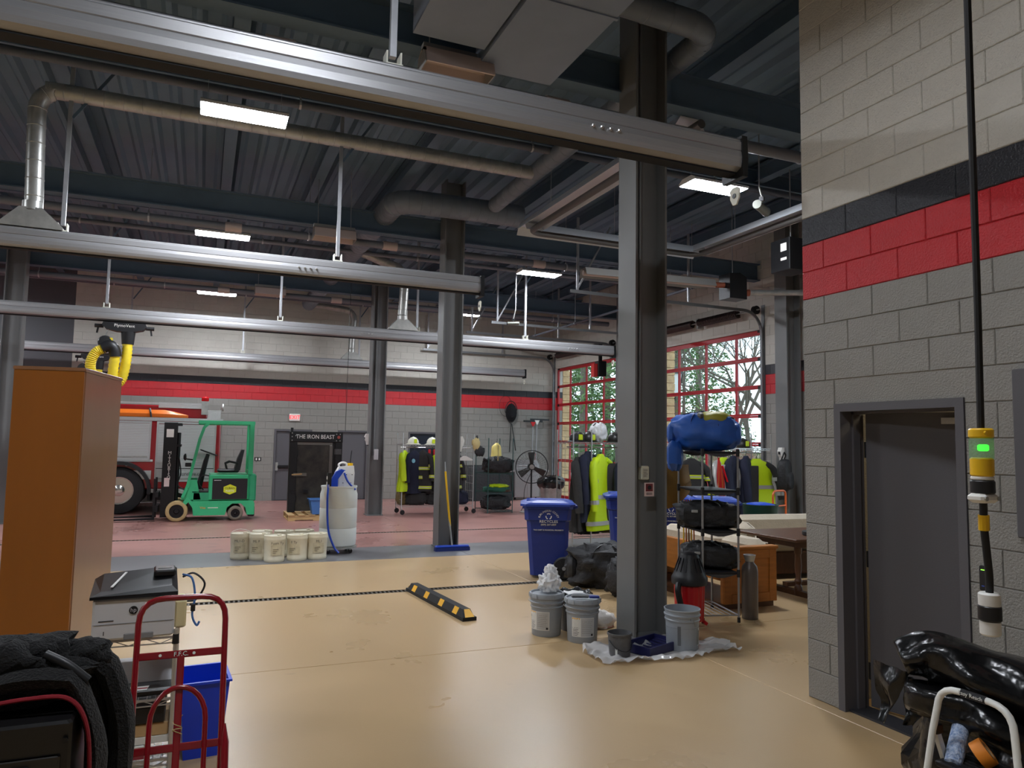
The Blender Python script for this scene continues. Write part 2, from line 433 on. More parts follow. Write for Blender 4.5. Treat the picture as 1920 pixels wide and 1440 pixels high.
G().box(-.03, .03, -.063, -.06, 1.45, 1.54).build('button_label', mat('pale_label', (205, 200, 180), .5), bx)
for k in range(4): G().box(-.022, .012+.01*(k % 2), -.0645, -.063, 1.465+k*.018, 1.469+k*.018).build('print_line', m_dark, bx)
sg = G().box(-.075, .03, -.16, -.157, 1.285, 1.41).build('warning_sign', mat('sign_pinkish_white', (215, 190, 186), .5), c1)
G().box(-.06, .015, -.162, -.16, 1.33, 1.4).build('pictogram', mat('sign_dark_red', (110, 40, 46), .5), sg)
G().lathe([(.02, -.165), (.02, -.163)], 14, (-.022, 0, 1.365), ax='y').build('figure', m_dark, sg)
for k in range(2): G().box(-.055, .01, -.1615, -.16, 1.3+k*.012, 1.305+k*.012).build('print_line', m_dark, sg)
c2 = column(3.87, 12.0, 'grey steel column with the push broom leaning on it')
c3 = column(3.83, 17.45, 'far grey steel column beside the gear rack')
c4 = column(-3.58, 17.45, 'grey steel column at the left edge behind the wood cabinet')
column(-3.58, 12.0, 'grey steel column out of view at left, second row'); column(-3.58, 6.0, 'grey steel column out of view at left, first row')
cw = column(10.42, 11.02, 'grey steel column against the garage door wall')
cw2 = column(10.42, 17.0, 'grey steel column between the two red garage doors')
G().tube([(-.05, -.06, z) for z in (1.4, 2.5, 4.0, 6.1)], .02, 8).build('conduit', m_steel, c3, smooth=True)
G().bev(-.07, .04, -.17, -.155, 1.3, 1.55, .01).build('intercom', mat('pale_grey_plastic', (200, 200, 204), .4), c3)
for (x, y, z, rz, lb) in ((3.655, 17.45, 1.78, PI/2, 'white soap dispenser on the far column beside the dark prop door'),
                      (4.045, 11.95, 1.72, -PI/2, 'white soap dispenser on the right of the broom column'),
                      (10.245, 11.0, 1.62, PI/2, 'white soap dispenser on the column by the right garage door')):
    e = dispenser(None, x, y, z, rz); e['label'] = lb

# ---- door leaf, frame and reader in the right wall
fr = G()
w5, pr_ = .055, .016
fr.box(XR-pr_, XR+.2, DY0-w5, DY0, 0, DZ).box(XR-pr_, XR+.2, DY1, DY1+w5, 0, DZ).box(XR-pr_, XR+.2, DY1+w5, DY0-w5, DZ-w5, DZ)
d3 = fr.build('door_3', m_frame, kind='structure')
G().box(XR+.09, XR+.15, DY0-w5-.016, DY0-w5, 0, DZ-w5).box(XR+.09, XR+.15, DY1+w5, DY1+w5+.016, 0, DZ-w5).box(XR+.09, XR+.15, DY1+w5, DY0-w5, DZ-w5-.016, DZ-w5).build('stop', m_frame, d3)
for z in (.25, 1.0, 1.75): G().cyl((XR+.21, DY0-w5-.01, z-.055), (XR+.21, DY0-w5-.01, z+.055), .012, n=8).build('hinge', m_darkm, d3)
G().box(XR+.02, XR+.2, DY1+w5, DY0-w5, 0.001, .014).build('threshold', mat('dark_threshold', (64, 64, 68), .5, .4), d3)
lf = place('leaf', G().bev(0, .835, -.022, .022, .018, DZ-w5-.008, .002).mesh('leaf', m_frame), d3, (XR+.222, DY0-w5-.012, 0), (0, 0, math.radians(-74)))
G().box(.5, .76, -.05, -.023, 1.925, 1.965).build('closer', mat('silver_closer', (190, 188, 184), .4, .4), lf)
G().cyl((.77, -.075, 1.0), (.77, -.022, 1.0), .026, n=12).build('door_knob', m_galv, lf, smooth=True)
rd = G().bev(XR-.026, XR, 2.795, 2.845, .98, 1.12, .006).build('card_reader', m_dark, label='small black card reader with green light beside the open door', category='card reader')
G().box(XR-.0275, XR-.026, 2.81, 2.83, 1.095, 1.099).build('green_light', emit('green_led', (120, 230, 60), 2), rd)
G().box(XR-.0275, XR-.026, 2.812, 2.828, 1.005, 1.012).build('print_mark', mat('reader_blue', (50, 80, 170), .5), rd)
G().bev(XR-.05, XR, 1.9, 2.61, 1.3, 2.2, .006).build('wall_panel', m_frame, label='grey metal panel on the block wall at the right edge', category='wall panel')

# ---- far wall doors
G().box(1.8, 7.0, YF+.2, YF+.26, -.05, 2.3).build('wall_far_light_stop', m_dwall, kind='structure')  # unseen panel added to stop outside light leaking past the far doors
def far_door(n, x0, x1, inner, bar):
    z1 = 2.03; w = .05
    d = G().box(x0, x0+w, YF-.02, YF+.15, 0, z1).box(x1-w, x1, YF-.02, YF+.15, 0, z1).box(x0+w, x1-w, YF-.02, YF+.15, z1-w, z1).build('door_%d' % n, m_frame, kind='structure')
    G().bev(x0+w+.004, x1-w-.004, YF+.04, YF+.085, .01, z1-w-.004, .002).build('leaf', inner, d)
    if bar:
        b = G().bev(x0+.12, x1-.12, YF-.03, YF+.02, .92, 1.0, .01).build('push_bar', m_darkm, d)
        G().box(x0+.06, x0+.13, YF-.02, YF+.04, .85, 1.08).build('latch_plate', m_galv, d)
    return d
far_door(1, 1.93, 2.98, m_frame, True); far_door(2, 3.72, 4.62, m_frame, False)
far_door(4, 5.86, 6.83, mat('dark_navy_glass', (30, 36, 48), .2), False)
ex = G().bev(2.32, 2.62, YF-.05, YF, 2.27, 2.48, .01).build('exit_sign', m_white, label='lit red and white EXIT sign above the far door', category='exit sign')
text('EXIT', .155, emit('exit_red', (255, 30, 40), 2.2), ex, (2.47, YF-.051, 2.375), (PI/2, 0, 0), sx=.95)
ol = G().bev(1.42, 1.6, YF-.02, YF, 1.12, 1.22, .004).build('outlet_plate', m_dark, label='black double outlet on the far wall behind the forklift', category='outlet')
for k in (-.04, .04): G().box(1.51+k-.02, 1.51+k+.02, YF-.023, YF-.02, 1.14, 1.2).build('socket', m_white, ol)

# ---- overhead garage doors
m_rdoor = mat('red_door_paint', (168, 26, 36), .4, var=.04, vs=3)
m_glass = clear('window_glass', (236, 246, 248))
def garage(n, y0, y1):
    d = G().box(XD+.06, XD+.11, y0+.02, y0+.1, .02, DH-.02).box(XD+.06, XD+.11, y1-.1, y1-.02, .02, DH-.02).build('door_%d' % n, m_rdoor, kind='structure')
    sec = DH/7; ms = [y0+.06]+[y0+.9+k*1.06 for k in range(3)]+[y1-.06]
    for r in range(7):
        z0, z1 = r*sec, (r+1)*sec
        a = (.09 if r == 0 else .042); b = (.1 if r == 6 else .042)
        G().box(XD+.055, XD+.115, y0+.1, y1-.1, z0+.003, z0+a).box(XD+.055, XD+.115, y0+.1, y1-.1, z1-b, z1-.003).build('section_rail', m_rdoor, d)
        for k in range(1, 4): G().box(XD+.062, XD+.108, ms[k]-.026, ms[k]+.026, z0+a, z1-b).build('mullion', m_rdoor, d)
        for k in range(4): G().box(XD+.083, XD+.089, ms[k]+.03, ms[k+1]-.03, z0+a, z1-b).build('pane', m_glass, d)
        for q in (y0+.13, y1-.13): G().box(XD+.035, XD+.056, q-.05, q+.05, z1-.05, z1+.02).build('hinge', m_darkm, d)
    return d
garage(5, A0, A1); garage(6, B0, B1)
garage(7, 6.2, 10.15)
m_track = mat('track_steel', (128, 130, 132), .45, .55)
def tracks(y0, y1, zt, lab):
    for i, y in enumerate((y0-.05, y1+.05)):
        t = thing('door_track', lab % ('near', 'far')[i], 'door track', (0, y, 0), group='garage door tracks')
        path = [(XD-.06, 0, .02), (XD-.06, 0, DH-.1)]+[(XD-.06-.45+.45*math.cos(a), 0, DH-.1+.45*math.sin(a)*1.0) for a in [k*PI/16 for k in range(1, 9)]]+[(XD-.55-4.0, 0, DH+.37)]
        g = G()
        for a, b in zip(path[:-1], path[1:]): g.sq(a, b, .03, .06)
        g.build('track', m_track, t)
        G().box(XD-.02, XD-.005, -.05, .05, .02, DH+.5).build('angle', m_track, t)
        for k in range(8): G().box(XD-.07, XD-.02, -.012, .012, .3+k*.5, .36+k*.5).build('bracket', m_galv, t)
        for xx in (XD-1.9, XD-4.4): G().box(xx-.02, xx+.02, -.02, .02, DH+.4, 6.0).build('hanger', m_zinc, t)
        G().sq((XD-4.4, 0, DH+.42), (XD-3.7, 0, 5.9), .03, .03).build('brace', m_zinc, t)
tracks(A0, A1, 0, '%s steel track of the far red garage door'); tracks(B0, B1, 0, '%s steel track of the right red garage door')
m_spring = mat('rusty_spring', (70, 58, 56), .5, .6, var=.2, vs=20)
def springs(y0, y1, lab):
    t = thing('torsion_spring_shaft', lab, 'door springs', (XD-.2, (y0+y1)/2, DH+.38), group='garage door spring shafts')
    h = (y1-y0)/2
    G().cyl((0, -h-.15, 0), (0, h+.15, 0), .016, n=8).build('shaft', m_galv, t, smooth=True)
    for s in (-1, 1):
        pts = []; 
        for k in range(26*8): a = k*PI/4; pts.append((.075*math.cos(a), s*(.12+1.35*k/(26*8)), .075*math.sin(a)))
        G().tube(pts, .026, 5).build('spring', m_spring, t, smooth=True)
        G().lathe([(.02, 0), (.09, 0), (.09, .02), (.075, .03), (.075, .07), (.09, .08), (.02, .08)], 14, (0, s*(h+.04)-.04, 0), ax='y').build('drum', m_darkm, t, smooth=True)
    G().box(.03, .19, -.04, .04, -.12, .12).build('centre_bracket', m_galv, t)
springs(A0, A1, 'coiled springs above the far red garage door'); springs(B0, B1, 'coiled springs above the right red garage door')
# ================================================================ LIGHTS
m_lamp = emit('lamp_diffuser', (242, 247, 255), LAMP)
m_hous = mat('white_lamp_housing', (225, 225, 225), .5)
m_lamp2 = emit('dimmed_lamp_diffuser', (242, 247, 255), LAMP*.6)  # unseen near lamps, output lowered and tuned to fill the foreground
def led(x, y, lab, z=5.3, m=None):
    t = thing('high_bay_light', lab, 'ceiling light', (x, y, z), group='high bay lights')
    G().prism([(-.18, 0), (.18, 0), (.18, .03), (.1, .075), (-.1, .075), (-.18, .03)], -.45, .45, 'x').build('housing', m_hous, t)
    G().box(-.435, .435, -.165, .165, -.006, -.0005).build('diffuser', m or m_lamp, t)
    for sx in (-1, 1): G().cyl((sx*.38, 0, .07), (sx*.38, 0, 6.25-z), .003, n=5).build('cable', m_zinc, t)
    return t
for x, y, lab in ((.28, 8.4, 'brightest glowing high bay light below the top rail at left'), (.19, 13.7, 'glowing high bay light at left over the middle rails'),
                  (.2, 19.4, 'glowing high bay light nearest the far wall at left'), (6.4, 13.87, 'glowing high bay light left of the near column, above the door track'),
                  (6.34, 8.05, 'glowing high bay light right of the near column by the block wall'), (6.63, 19.3, 'small far glowing light beside the broom column'),
                  (-6.0, 8.4, 'high bay light out of view, left front'),
                  (-6.0, 13.7, 'high bay light out of view, left middle'), (-6.0, 19.4, 'high bay light out of view, left far')):
    led(x, y, lab)
led(.5, 1.9, 'dimmer high bay light out of view above the camera', m=m_lamp2)
led(-6.0, 1.9, 'dimmer high bay light out of view at back left', m=m_lamp2)
# ================================================================ OVERHEAD: exhaust rails, ducts, heaters, pipes
RPROF = [(-.045, 0), (-.09, .02), (-.098, .05), (-.1, .09), (-.094, .125), (-.088, .13), (-.094, .136), (-.094, .19), (-.085, .2), (-.085, .208), (-.07, .222), (-.05, .225),
         (.05, .225), (.07, .222), (.085, .208), (.085, .2), (.094, .19), (.094, .136), (.088, .13), (.094, .125), (.1, .09), (.098, .05), (.09, .02), (.045, 0)]
m_slot = mat('rail_slot_rubber', (12, 13, 16), .8)
m_lug = mat('pale_lug', (220, 220, 205), .5)
def rail(y, z, x1, struts, bolts, lab, sc=1.0, x0=XL+.3):
    t = thing('exhaust_rail', lab, 'exhaust rail', (x0, y, z), group='aluminium vehicle exhaust rails')
    L = x1-x0
    b = G().prism([(a*sc, h*sc) for a, h in RPROF], 0, L, 'x').build('rail_body', m_alu, t)
    G().box(0, L, -.045*sc, .045*sc, -.014, -.0005).build('rubber_lip', m_slot, t)
    G().prism([(-.105*sc, -.05), (.105*sc, -.05), (.11*sc, .1), (.1*sc, .235*sc), (-.1*sc, .235*sc), (-.11*sc, .1)], L, L+.05, 'x').build('end_cap', m_darkm, t)
    for xb in bolts:
        for k in range(4): G().lathe([(.014, 0), (.014, -.012), (.008, -.016), (.008, -.03)], 6, (xb-x0+k*.07, -.1*sc, .09*sc), ax='y').build('bolt', m_chrome, t)
    for xs in struts:
        h = G().sq((xs-x0, 0, .24*sc+.06), (xs-x0, 0, 6.24-z), .042, .042).build('strut', m_zinc, t)
        G().box(xs-x0-.055, xs-x0+.055, -.06, .06, .227*sc, .227*sc+.012).box(xs-x0-.05, xs-x0-.04, -.05, .05, .23*sc, .23*sc+.09).box(xs-x0+.04, xs-x0+.05, -.05, .05, .23*sc, .23*sc+.09).build('foot_bracket', m_lug, t)
        G().sq((xs-x0+.025, 0, 6.24-z-.9), (xs-x0+.6, .0, 6.24-z), .02, .03).build('sway_brace', m_ceil, t)
    lg = G().prism([(-.05, -.19), (-.02, -.24), (.02, -.24), (.05, -.19), (.055, -.12), (.025, -.1), (-.025, -.1), (-.055, -.12)], L+.02, L+.032, 'x').build('end_lug', m_lug, t)
    G().lathe([(.02, -.002), (.02, .002)], 10, (L+.016, 0, -.17), ax='x').build('lug_hole', m_dark, lg)
    return t
rail(4.5, 3.87, 3.72, (1.02, -2.2), (2.42,), 'nearest and thickest aluminium exhaust rail across the top', 1.15)
rail(9.4, 3.79, 3.42, (-1.53, 1.5), (1.02,), 'aluminium exhaust rail ending at the broom column')
rail(14.9, 3.82, 8.78, (-1.67, 1.32, 4.07, 6.55), (2.9, 7.6), 'longest aluminium exhaust rail, ending near the garage doors')
rail(21.4, 3.85, 9.38, (-1.82, .95, 4.13), (2.0, 6.9), 'farthest aluminium exhaust rail, along the far wall')

# round ducts: spiral seams are raised rings
def duct(name, pts, r, lab, seams=.22, mt=None, n=16, grp='round exhaust ducts', smoothn=5):
    P = bez(pts, smoothn) if smoothn else [Vector(p) for p in pts]
    t = thing(name, lab, 'duct', pts[0], group=grp); o = Vector(pts[0])
    G().tube([p-o for p in P], r, n).build('pipe', mt or m_duct, t, smooth=True)
    if seams:
        g = G(); acc = 0
        for a, b in zip(P[:-1], P[1:]):
            d = (b-a).length; u = (b-a).normalized(); s = seams-acc
            while s < d: g.tube([a-o+u*(s-.006), a-o+u*s, a-o+u*(s+.006)], [r, r+.004, r], n, caps=False); s += seams
            acc = (acc+d) % seams
        g.build('spiral_seam', mt or m_duct, t, smooth=True, kind='stuff')
    return t
def corner(a, b, c, r):
    """points rounding the corner b between a and c"""
    a, b, c = Vector(a), Vector(b), Vector(c); p = b+(a-b).normalized()*r; q = b+(c-b).normalized()*r
    return [p]+[((1-t)**2)*p+2*t*(1-t)*b+t*t*q for t in (.2, .4, .6, .8)]+[q]
def hood(x, y, z, lab):
    t = thing('exhaust_hood', lab, 'exhaust hood', (x, y, z), group='duct hoods on the rails')
    G().loft([[(-.3, -.09, 0), (.3, -.09, 0), (.3, .09, 0), (-.3, .09, 0)], [(-.3, -.09, .03), (.3, -.09, .03), (.3, .09, .03), (-.3, .09, .03)], [(-.12, -.09, .22), (.1, -.09, .22), (.1, .09, .22), (-.12, .09, .22)]]).build('hood_body', m_galv, t)
    G().cyl((-.01, 0, .2), (-.01, 0, .3), .1, n=18).build('collar', m_galv, t, smooth=True)
    return t
hood(-1.82, 9.4, 4.018, 'galvanised hood on the second rail at far left'); hood(3.76, 14.9, 4.048, 'galvanised hood on the longest rail beside the broom column'); hood(3.92, 21.4, 4.078, 'galvanised hood on the far rail')
# D1: along x over the second rail, drops to the hood
A = (4.2, 9.4, 5.62); Bq = (-1.85, 9.4, 5.62)
duct('spiral_duct', [A, (1, 9.4, 5.62)]+corner(A, Bq, (-1.85, 9.4, 4.2), .28)+[(-1.84, 9.4, 4.9), (-1.82, 9.4, 4.32)], .092, 'spiral duct crossing under the brightest lamp, then dropping at left', .2, m_galv, smoothn=2)
duct('trunk_duct', [(2.75, 5.35, 5.66), (3.6, 5.4, 5.66)]+corner((3, 5.4, 5.66), (4.28, 5.42, 5.66), (4.28, 8, 5.66), .3)+[(4.28, 7, 5.66), (4.28, 9.5, 5.66), (4.28, 11.05, 5.64)], .12, 'round trunk duct running away beside the near column', .25, smoothn=2)
duct('main_duct', [(4.85, 11.3, 5.6), (4.0, 11.3, 5.6)]+corner((4, 11.3, 5.6), (2.72, 11.35, 5.6), (2.72, 14, 5.6), .42)+[(2.7, 14, 5.6), (2.68, 17, 5.62), (2.66, 21.4, 5.6)], .19, 'widest round duct, bending away above the broom column', .16, smoothn=2)
duct('spiral_duct', [(2.8, 14.9, 5.62)]+corner((2.8, 14.9, 5.62), (3.78, 14.9, 5.3), (3.78, 14.9, 4.4), .25)+[(3.77, 14.9, 4.8), (3.75, 14.9, 4.36)], .095, 'branch duct dropping to the longest rail', .2, m_galv, smoothn=2)
duct('spiral_duct', [(2.74, 21.4, 5.6)]+corner((2.74, 21.4, 5.6), (3.96, 21.4, 5.5), (3.94, 21.4, 4.5), .3)+[(3.93, 21.4, 4.9), (3.91, 21.4, 4.39)], .09, 'farthest branch duct dropping by the far wall', .2, m_galv, smoothn=2)
# rectangular ducts
m_rect = mat('matt_sheet_duct', (128, 140, 158), .6, .05, var=.05, vs=2)
for x0, x1, z0, z1, y1, lab in ((2.12, 2.86, 5.1, 5.42, 6.02, 'right rectangular sheet metal duct at top centre'), (1.46, 2.09, 5.12, 5.6, 5.72, 'left rectangular sheet metal duct at top centre')):
    t = thing('rectangular_duct', lab, 'duct', ((x0+x1)/2, y1, z0), group='rectangular ducts'); w = (x1-x0)/2
    G().box(-w, w, YB+.2-y1, 0, 0, z1-z0).build('duct_body', m_rect, t)
    for yy in (-1.2, -2.6, -4.0): G().box(-w-.015, w+.015, yy-.015, yy+.015, -.012, z1-z0+.012).build('flange', m_rect, t)

# sprinkler / gas pipes and radiant tube lines under the girders
def pipe(name, a, b, r, lab, m, hang=2.4, grp='overhead pipes', cat_='pipe', lips=None):
    t = thing(name, lab, cat_, a, group=grp); a = Vector(a); b = Vector(b); L = (b-a).length; u = (b-a).normalized()
    G().cyl((0, 0, 0), tuple(b-a), r, n=12).build('pipe_run', m, t, smooth=True)
    k = .7
    while k < L:
        p = u*k; G().tube([p+Vector((0, 0, -r-.01))+Vector((0, 0, 0)), p+Vector((0, 0, 6.22-a.z))], .006, 5).build('hanger_rod', m_zinc, t)
        G().tube([p+u*-.012, p+u*.012], r+.012, 12).build('clevis', m_zinc, t); k += hang
    return t
m_pipe = mat('grey_pipe_paint', (112, 115, 122), .5, .2); m_dpipe = mat('dark_pipe_paint', (84, 88, 98), .55)
m_refl = mat('pinkish_reflector', (190, 172, 164), .45, .1); m_shell = mat('grey_reflector_shell', (150, 148, 144), .5, .4)
for y, lab in ((6.42, 'grey pipe with pale sleeves under the girder near the rectangular ducts'), (12.45, 'grey pipe with pale sleeves under the second girder'), (17.95, 'grey pipe with pale sleeves under the third girder')):
    t = pipe('heater_pipe', (XL+.2, y, 5.13), (XD-.3, y, 5.13), .065, lab, m_pipe)
    for xx in ((.35, 3.0) if y < 7 else (.2, 2.75, 5.6)): G().cyl((xx-XL-.2, 0, 0), (xx-XL+.05, 0, 0), .078, n=12).build('pale_sleeve', m_refl, t, smooth=True)
def trough(x, y, z, L, lab):
    t = thing('reflector_lamp', lab, 'light fixture', (x, y, z), group='unlit trough reflectors under the girders')
    pf = [(-.17, 0), (-.15, .0), (-.1, .12), (-.04, .16), (.04, .16), (.1, .12), (.15, .0), (.17, 0), (.12, .15), (.05, .185), (-.05, .185), (-.12, .15)]
    g = G(); n = len(pf); g.add([(-L/2, p, q) for p, q in pf]+[(L/2, p, q) for p, q in pf], [(i, (i+1) % n, n+(i+1) % n, n+i) for i in range(n)]); g.build('reflector', m_refl, t)
    for s in (-1, 1): G().prism([(-.15, .002), (.15, .002), (.1, .12), (.04, .16), (-.04, .16), (-.1, .12)], s*L/2-.004, s*L/2+.004, 'x').build('end_plate', m_shell, t)
    G().box(-L/2, L/2, -.04, .04, .185, .23).build('ballast_box', m_shell, t)
    for sx in (-1, 1): G().cyl((sx*L*.4, 0, .23), (sx*L*.4, .1, 6.2-z), .006, n=5).build('hanger_rod', m_zinc, t)
trough(1.93, 6.0, 4.98, .62, 'unlit trough reflector lamp just left of the rectangular duct'); trough(1.85, 12.0, 5.0, .66, 'unlit trough reflector lamp above the second rail'); trough(1.3, 17.4, 5.0, .66, 'unlit trough reflector lamp near the far left light')
pipe('sprinkler_pipe', (XL+.2, 8.75, 5.7), (XD-.3, 8.75, 5.7), .05, 'dark painted sprinkler pipe in front of the spiral duct', m_dpipe, 3.0)
pipe('sprinkler_pipe', (XL+.2, 14.4, 5.46), (XD-.3, 14.4, 5.46), .045, 'dark painted sprinkler pipe above the longest rail', m_pipe, 3.0)
pipe('sprinkler_pipe', (XL+.2, 19.9, 5.42), (XD-.3, 19.9, 5.42), .04, 'dark painted sprinkler pipe near the far wall', m_dpipe, 3.0)
t = pipe('gas_pipe', (8.9, 11.3, 4.9), (8.9, YF-.1, 4.9), .03, 'thin dark pipe running along the garage door side', m_dpipe, 2.5)
# black straight cable drop to the far floor
G().tube([(3.05, 17.0, 6.25), (3.04, 17.0, 3.5), (3.03, 17.0, 1.95)], .006, 5).build('hanging_cable', m_dark, label='thin black cable hanging down to the dark prop door', category='cable')

# U-shaped radiant heater
m_hood = mat('bright_reflector', (214, 218, 224), .3, .4); m_tubeh = mat('heater_tube', (96, 94, 92), .5, .5)
def trough_run(g, a, b, w=.17):
    a = Vector(a); b = Vector(b); u = (b-a).normalized(); s = u.cross(Vector((0, 0, 1))).normalized()
    pf = [(-w, 0), (-w*.62, .13), (w*.62, .13), (w, 0), (w-.004, .0), (w*.6, .126), (-w*.6, .126), (-w+.004, 0)]
    n = len(pf); R = [[p+s*q+Vector((0, 0, h)) for q, h in pf] for p in (a, b)]
    g.add(R[0]+R[1], [(i, (i+1) % n, n+(i+1) % n, n+i) for i in range(n)])
uh = thing('radiant_heater', 'U-shaped radiant tube heater with bright reflectors right of the near column', 'heater', (4.65, 10.5, 5.12))
for nm, a, b in (('reflector', (0, -4.2, 0), (0, 0, 0)), ('reflector', (-.1, .05, -.02), (3.35, .05, -.02)), ('reflector', (3.25, 0, 0), (3.25, -4.2, 0))):
    g = G(); trough_run(g, a, b, .2); g.build(nm, m_hood, uh)
G().tube([(0, -4.4, -.02), (0, -.25, -.02)]+[Vector(p) for p in corner((0, -1, -.02), (0, 0, -.02), (1, 0, -.02), .25)]+[(1, 0, -.02), (3, 0, -.02)]+[Vector(p) for p in corner((2, 0, -.02), (3.25, 0, -.02), (3.25, -1, -.02), .25)]+[(3.25, -4.2, -.02)], .05, 10).build('heater_tube', m_tubeh, uh, smooth=True)
for q in ((0, -3, .13), (0, -.8, .13), (1.6, .05, .13), (3.25, -1, .13), (3.25, -3, .13)): G().cyl(q, (q[0], q[1], 1.1), .005, n=5).build('chain', m_zinc, uh)
hb = thing('heater_burner_box', 'black heater burner box with white labels beside the block wall corner', 'heater', (8.2, 8.6, 4.42))
G().bev(-.2, .2, -.2, .2, 0, .5, .01).build('casing', m_darkm, hb)
for z0, z1 in ((.3, .42), (.16, .2)): G().box(-.202-.002, -.2, -.14, -.02, z0, z1).build('label_plate', m_white, hb)
G().cyl((-.08, -.1, .5), (-.08, -.1, 1.8), .01, n=6).build('hanger', m_zinc, hb)
fh = thing('unit_heater', 'dark second tube heater burner with orange couplings high by the garage door', 'heater', (8.75, 10.6, 4.55))
G().prism([(-.18, -.15), (.2, -.15), (.2, .25), (.05, .32), (-.18, .3)], -.15, .15, 'y').build('casing', m_darkm, fh)
m_ocop = mat('copper_coupling', (150, 84, 60), .5, .3)
G().cyl((.2, 0, .0), (.34, -.05, .0), .065, n=12).build('coupling', m_ocop, fh, smooth=True); G().cyl((.34, -.05, 0), (1.4, -.5, .02), .055, n=12).build('flue_pipe', m_galv, fh, smooth=True)
G().cyl((-.34, .05, .1), (-.18, 0, .1), .05, n=12).build('coupling', m_ocop, fh, smooth=True)
G().cyl((0, 0, .3), (0, 0, 1.75), .008, n=5).build('hanger', m_zinc, fh); 
g = G(); trough_run(g, (-2.9, .3, .05), (-.4, .07, .05), .16); g.build('reflector', m_shell, fh)
G().cyl((-2.9, .3, .1), (-.3, .06, .1), .045, n=10).build('heater_tube', m_refl, fh, smooth=True)
# door operator, strobe, camera tube
op = thing('door_operator', 'black door operator box with red strobe between the garage doors', 'door operator', (10.1, 17.75, 3.62))
G().bev(-.13, .13, -.11, .11, 0, .42, .01).build('casing', m_darkm, op); G().box(-.24, -.13, -.06, .1, -.02, .34).build('strobe', mat('red_strobe', (190, 40, 40), .3), op)
G().box(-.05, .05, .0, .04, .42, .9).build('mount_arm', m_darkm, op)
for i, (x, y, z, rz, lab) in enumerate(((6.95, 7.8, 5.02, .55, 'pale tube shaped projector hanging by the right lamp'), (6.05, 14.4, 4.3, 2.6, 'small metal camera on a bar beside the longest rail'))):
    t = thing('ceiling_camera', lab, 'camera', (x, y, z), rz); k = 1.0 if i == 0 else .6
    G().cyl((-.22*k, 0, 0), (.2*k, 0, 0), .06*k, n=14).build('barrel', mat('pale_metal', (120, 122, 114), .5, .2), t, smooth=True)
    G().cyl((.2*k, 0, 0), (.23*k, 0, 0), .064*k, .055*k, 14).build('lens_ring', m_dark, t, smooth=True)
    G().tube([(0, 0, .05*k), (0, 0, .16*k), (-.05, .02, .3)], .012, 6).build('mount_arm', m_galv, t); G().box(-.03, .03, -.03, .03, .1*k, .16*k).build('clamp', m_darkm, t)
    G().cyl((-.05, .02, .3), (-.05, .02, 6.2-z), .01, n=6).build('drop_rod', m_zinc, t)
# exhaust hose trolleys
m_hose = mat('yellow_hose', (226, 200, 40), .5, var=.08, vs=10)
def corr(path, r, pitch=.045, n=12):
    P = bez(path, 10); out = []; R = []; acc = 0
    for a, b in zip(P[:-1], P[1:]):
        m = max(1, int((b-a).length/(pitch/2)))
        for k in range(m): out.append(a+(b-a)*k/m)
    for i in range(len(out)): R.append(r if i % 2 else r*.86)
    return G().tube(out, R, n)
def trolley(x, y, z, lab, loop, k=1.0):
    t = thing('exhaust_hose_trolley', lab, 'exhaust hose', (x, y, z), group='yellow exhaust hose trolleys')
    G().prism([(-.34*k, 0), (.34*k, 0), (.36*k, -.05), (.3*k, -.12), (.13*k, -.16), (-.13*k, -.16), (-.3*k, -.12), (-.36*k, -.05)], -.09, .09, 'y').build('trolley', m_dark, t)
    for s in (-1, 1): G().cyl((s*.34*k, 0, -.07), (s*.48*k, 0, -.07), .035, n=10).build('bumper', m_dark, t); G().sq((s*.42*k, 0, -.07), (s*.44*k, 0, -.2), .03, .02).build('lever', m_dark, t)
    text('PlymoVent', .075, m_white, t, (0, -.092, -.055), (PI/2, 0, 0))
    G().cyl((.06, 0, -.16), (.06, 0, -.38), .12*k, .1*k, 14).build('hose_cone', m_dark, t, smooth=True)
    bl = G().lathe([(.02, -.045), (.1, -.04), (.12, 0), (.1, .04), (.02, .045)], 16, (-.3*k, -.02, -.36), ax='y').build('balancer', m_dark, t, smooth=True)
    G().cyl((-.3*k, -.02, -.25), (-.26*k, 0, -.12), .008, n=5).build('hook', m_galv, t); G().box(-.2*k-.04, -.2*k+.02, -.05, .03, -.44, -.28).build('balancer_guard', m_hose, t)
    corr(loop, .09*k).build('hose', m_hose, t, smooth=60)
    return t
tr = trolley(-1.36, 14.9, 3.79, 'yellow exhaust hose trolley hanging from the longest rail above the wood cabinet', [(.06, 0, -.36), (.05, -.02, -.7), (0, -.02, -1.0), (-.08, -.05, -1.1), (-.14, -.08, -.95), (-.12, -.08, -.58)])
corr([(-.3, -.1, -.48), (-.42, -.1, -.56), (-.49, -.1, -.72), (-.48, -.1, -.9), (-.38, -.1, -1.05), (-.22, -.1, -1.14), (-.05, -.1, -1.16)], .09).build('hose', m_hose, tr, smooth=60)
G().tube(bez([(-.12, -.08, -.62), (-.14, -.09, -.5), (-.21, -.1, -.43), (-.33, -.1, -.48)], 6), .1, 12).build('elbow', m_dark, tr, smooth=True)
trolley(-2.55, 21.4, 3.82, 'second exhaust hose trolley on the far rail, just above the wood cabinet', [(.06, 0, -.36), (.06, 0, -.9), (.06, 0, -1.6)])
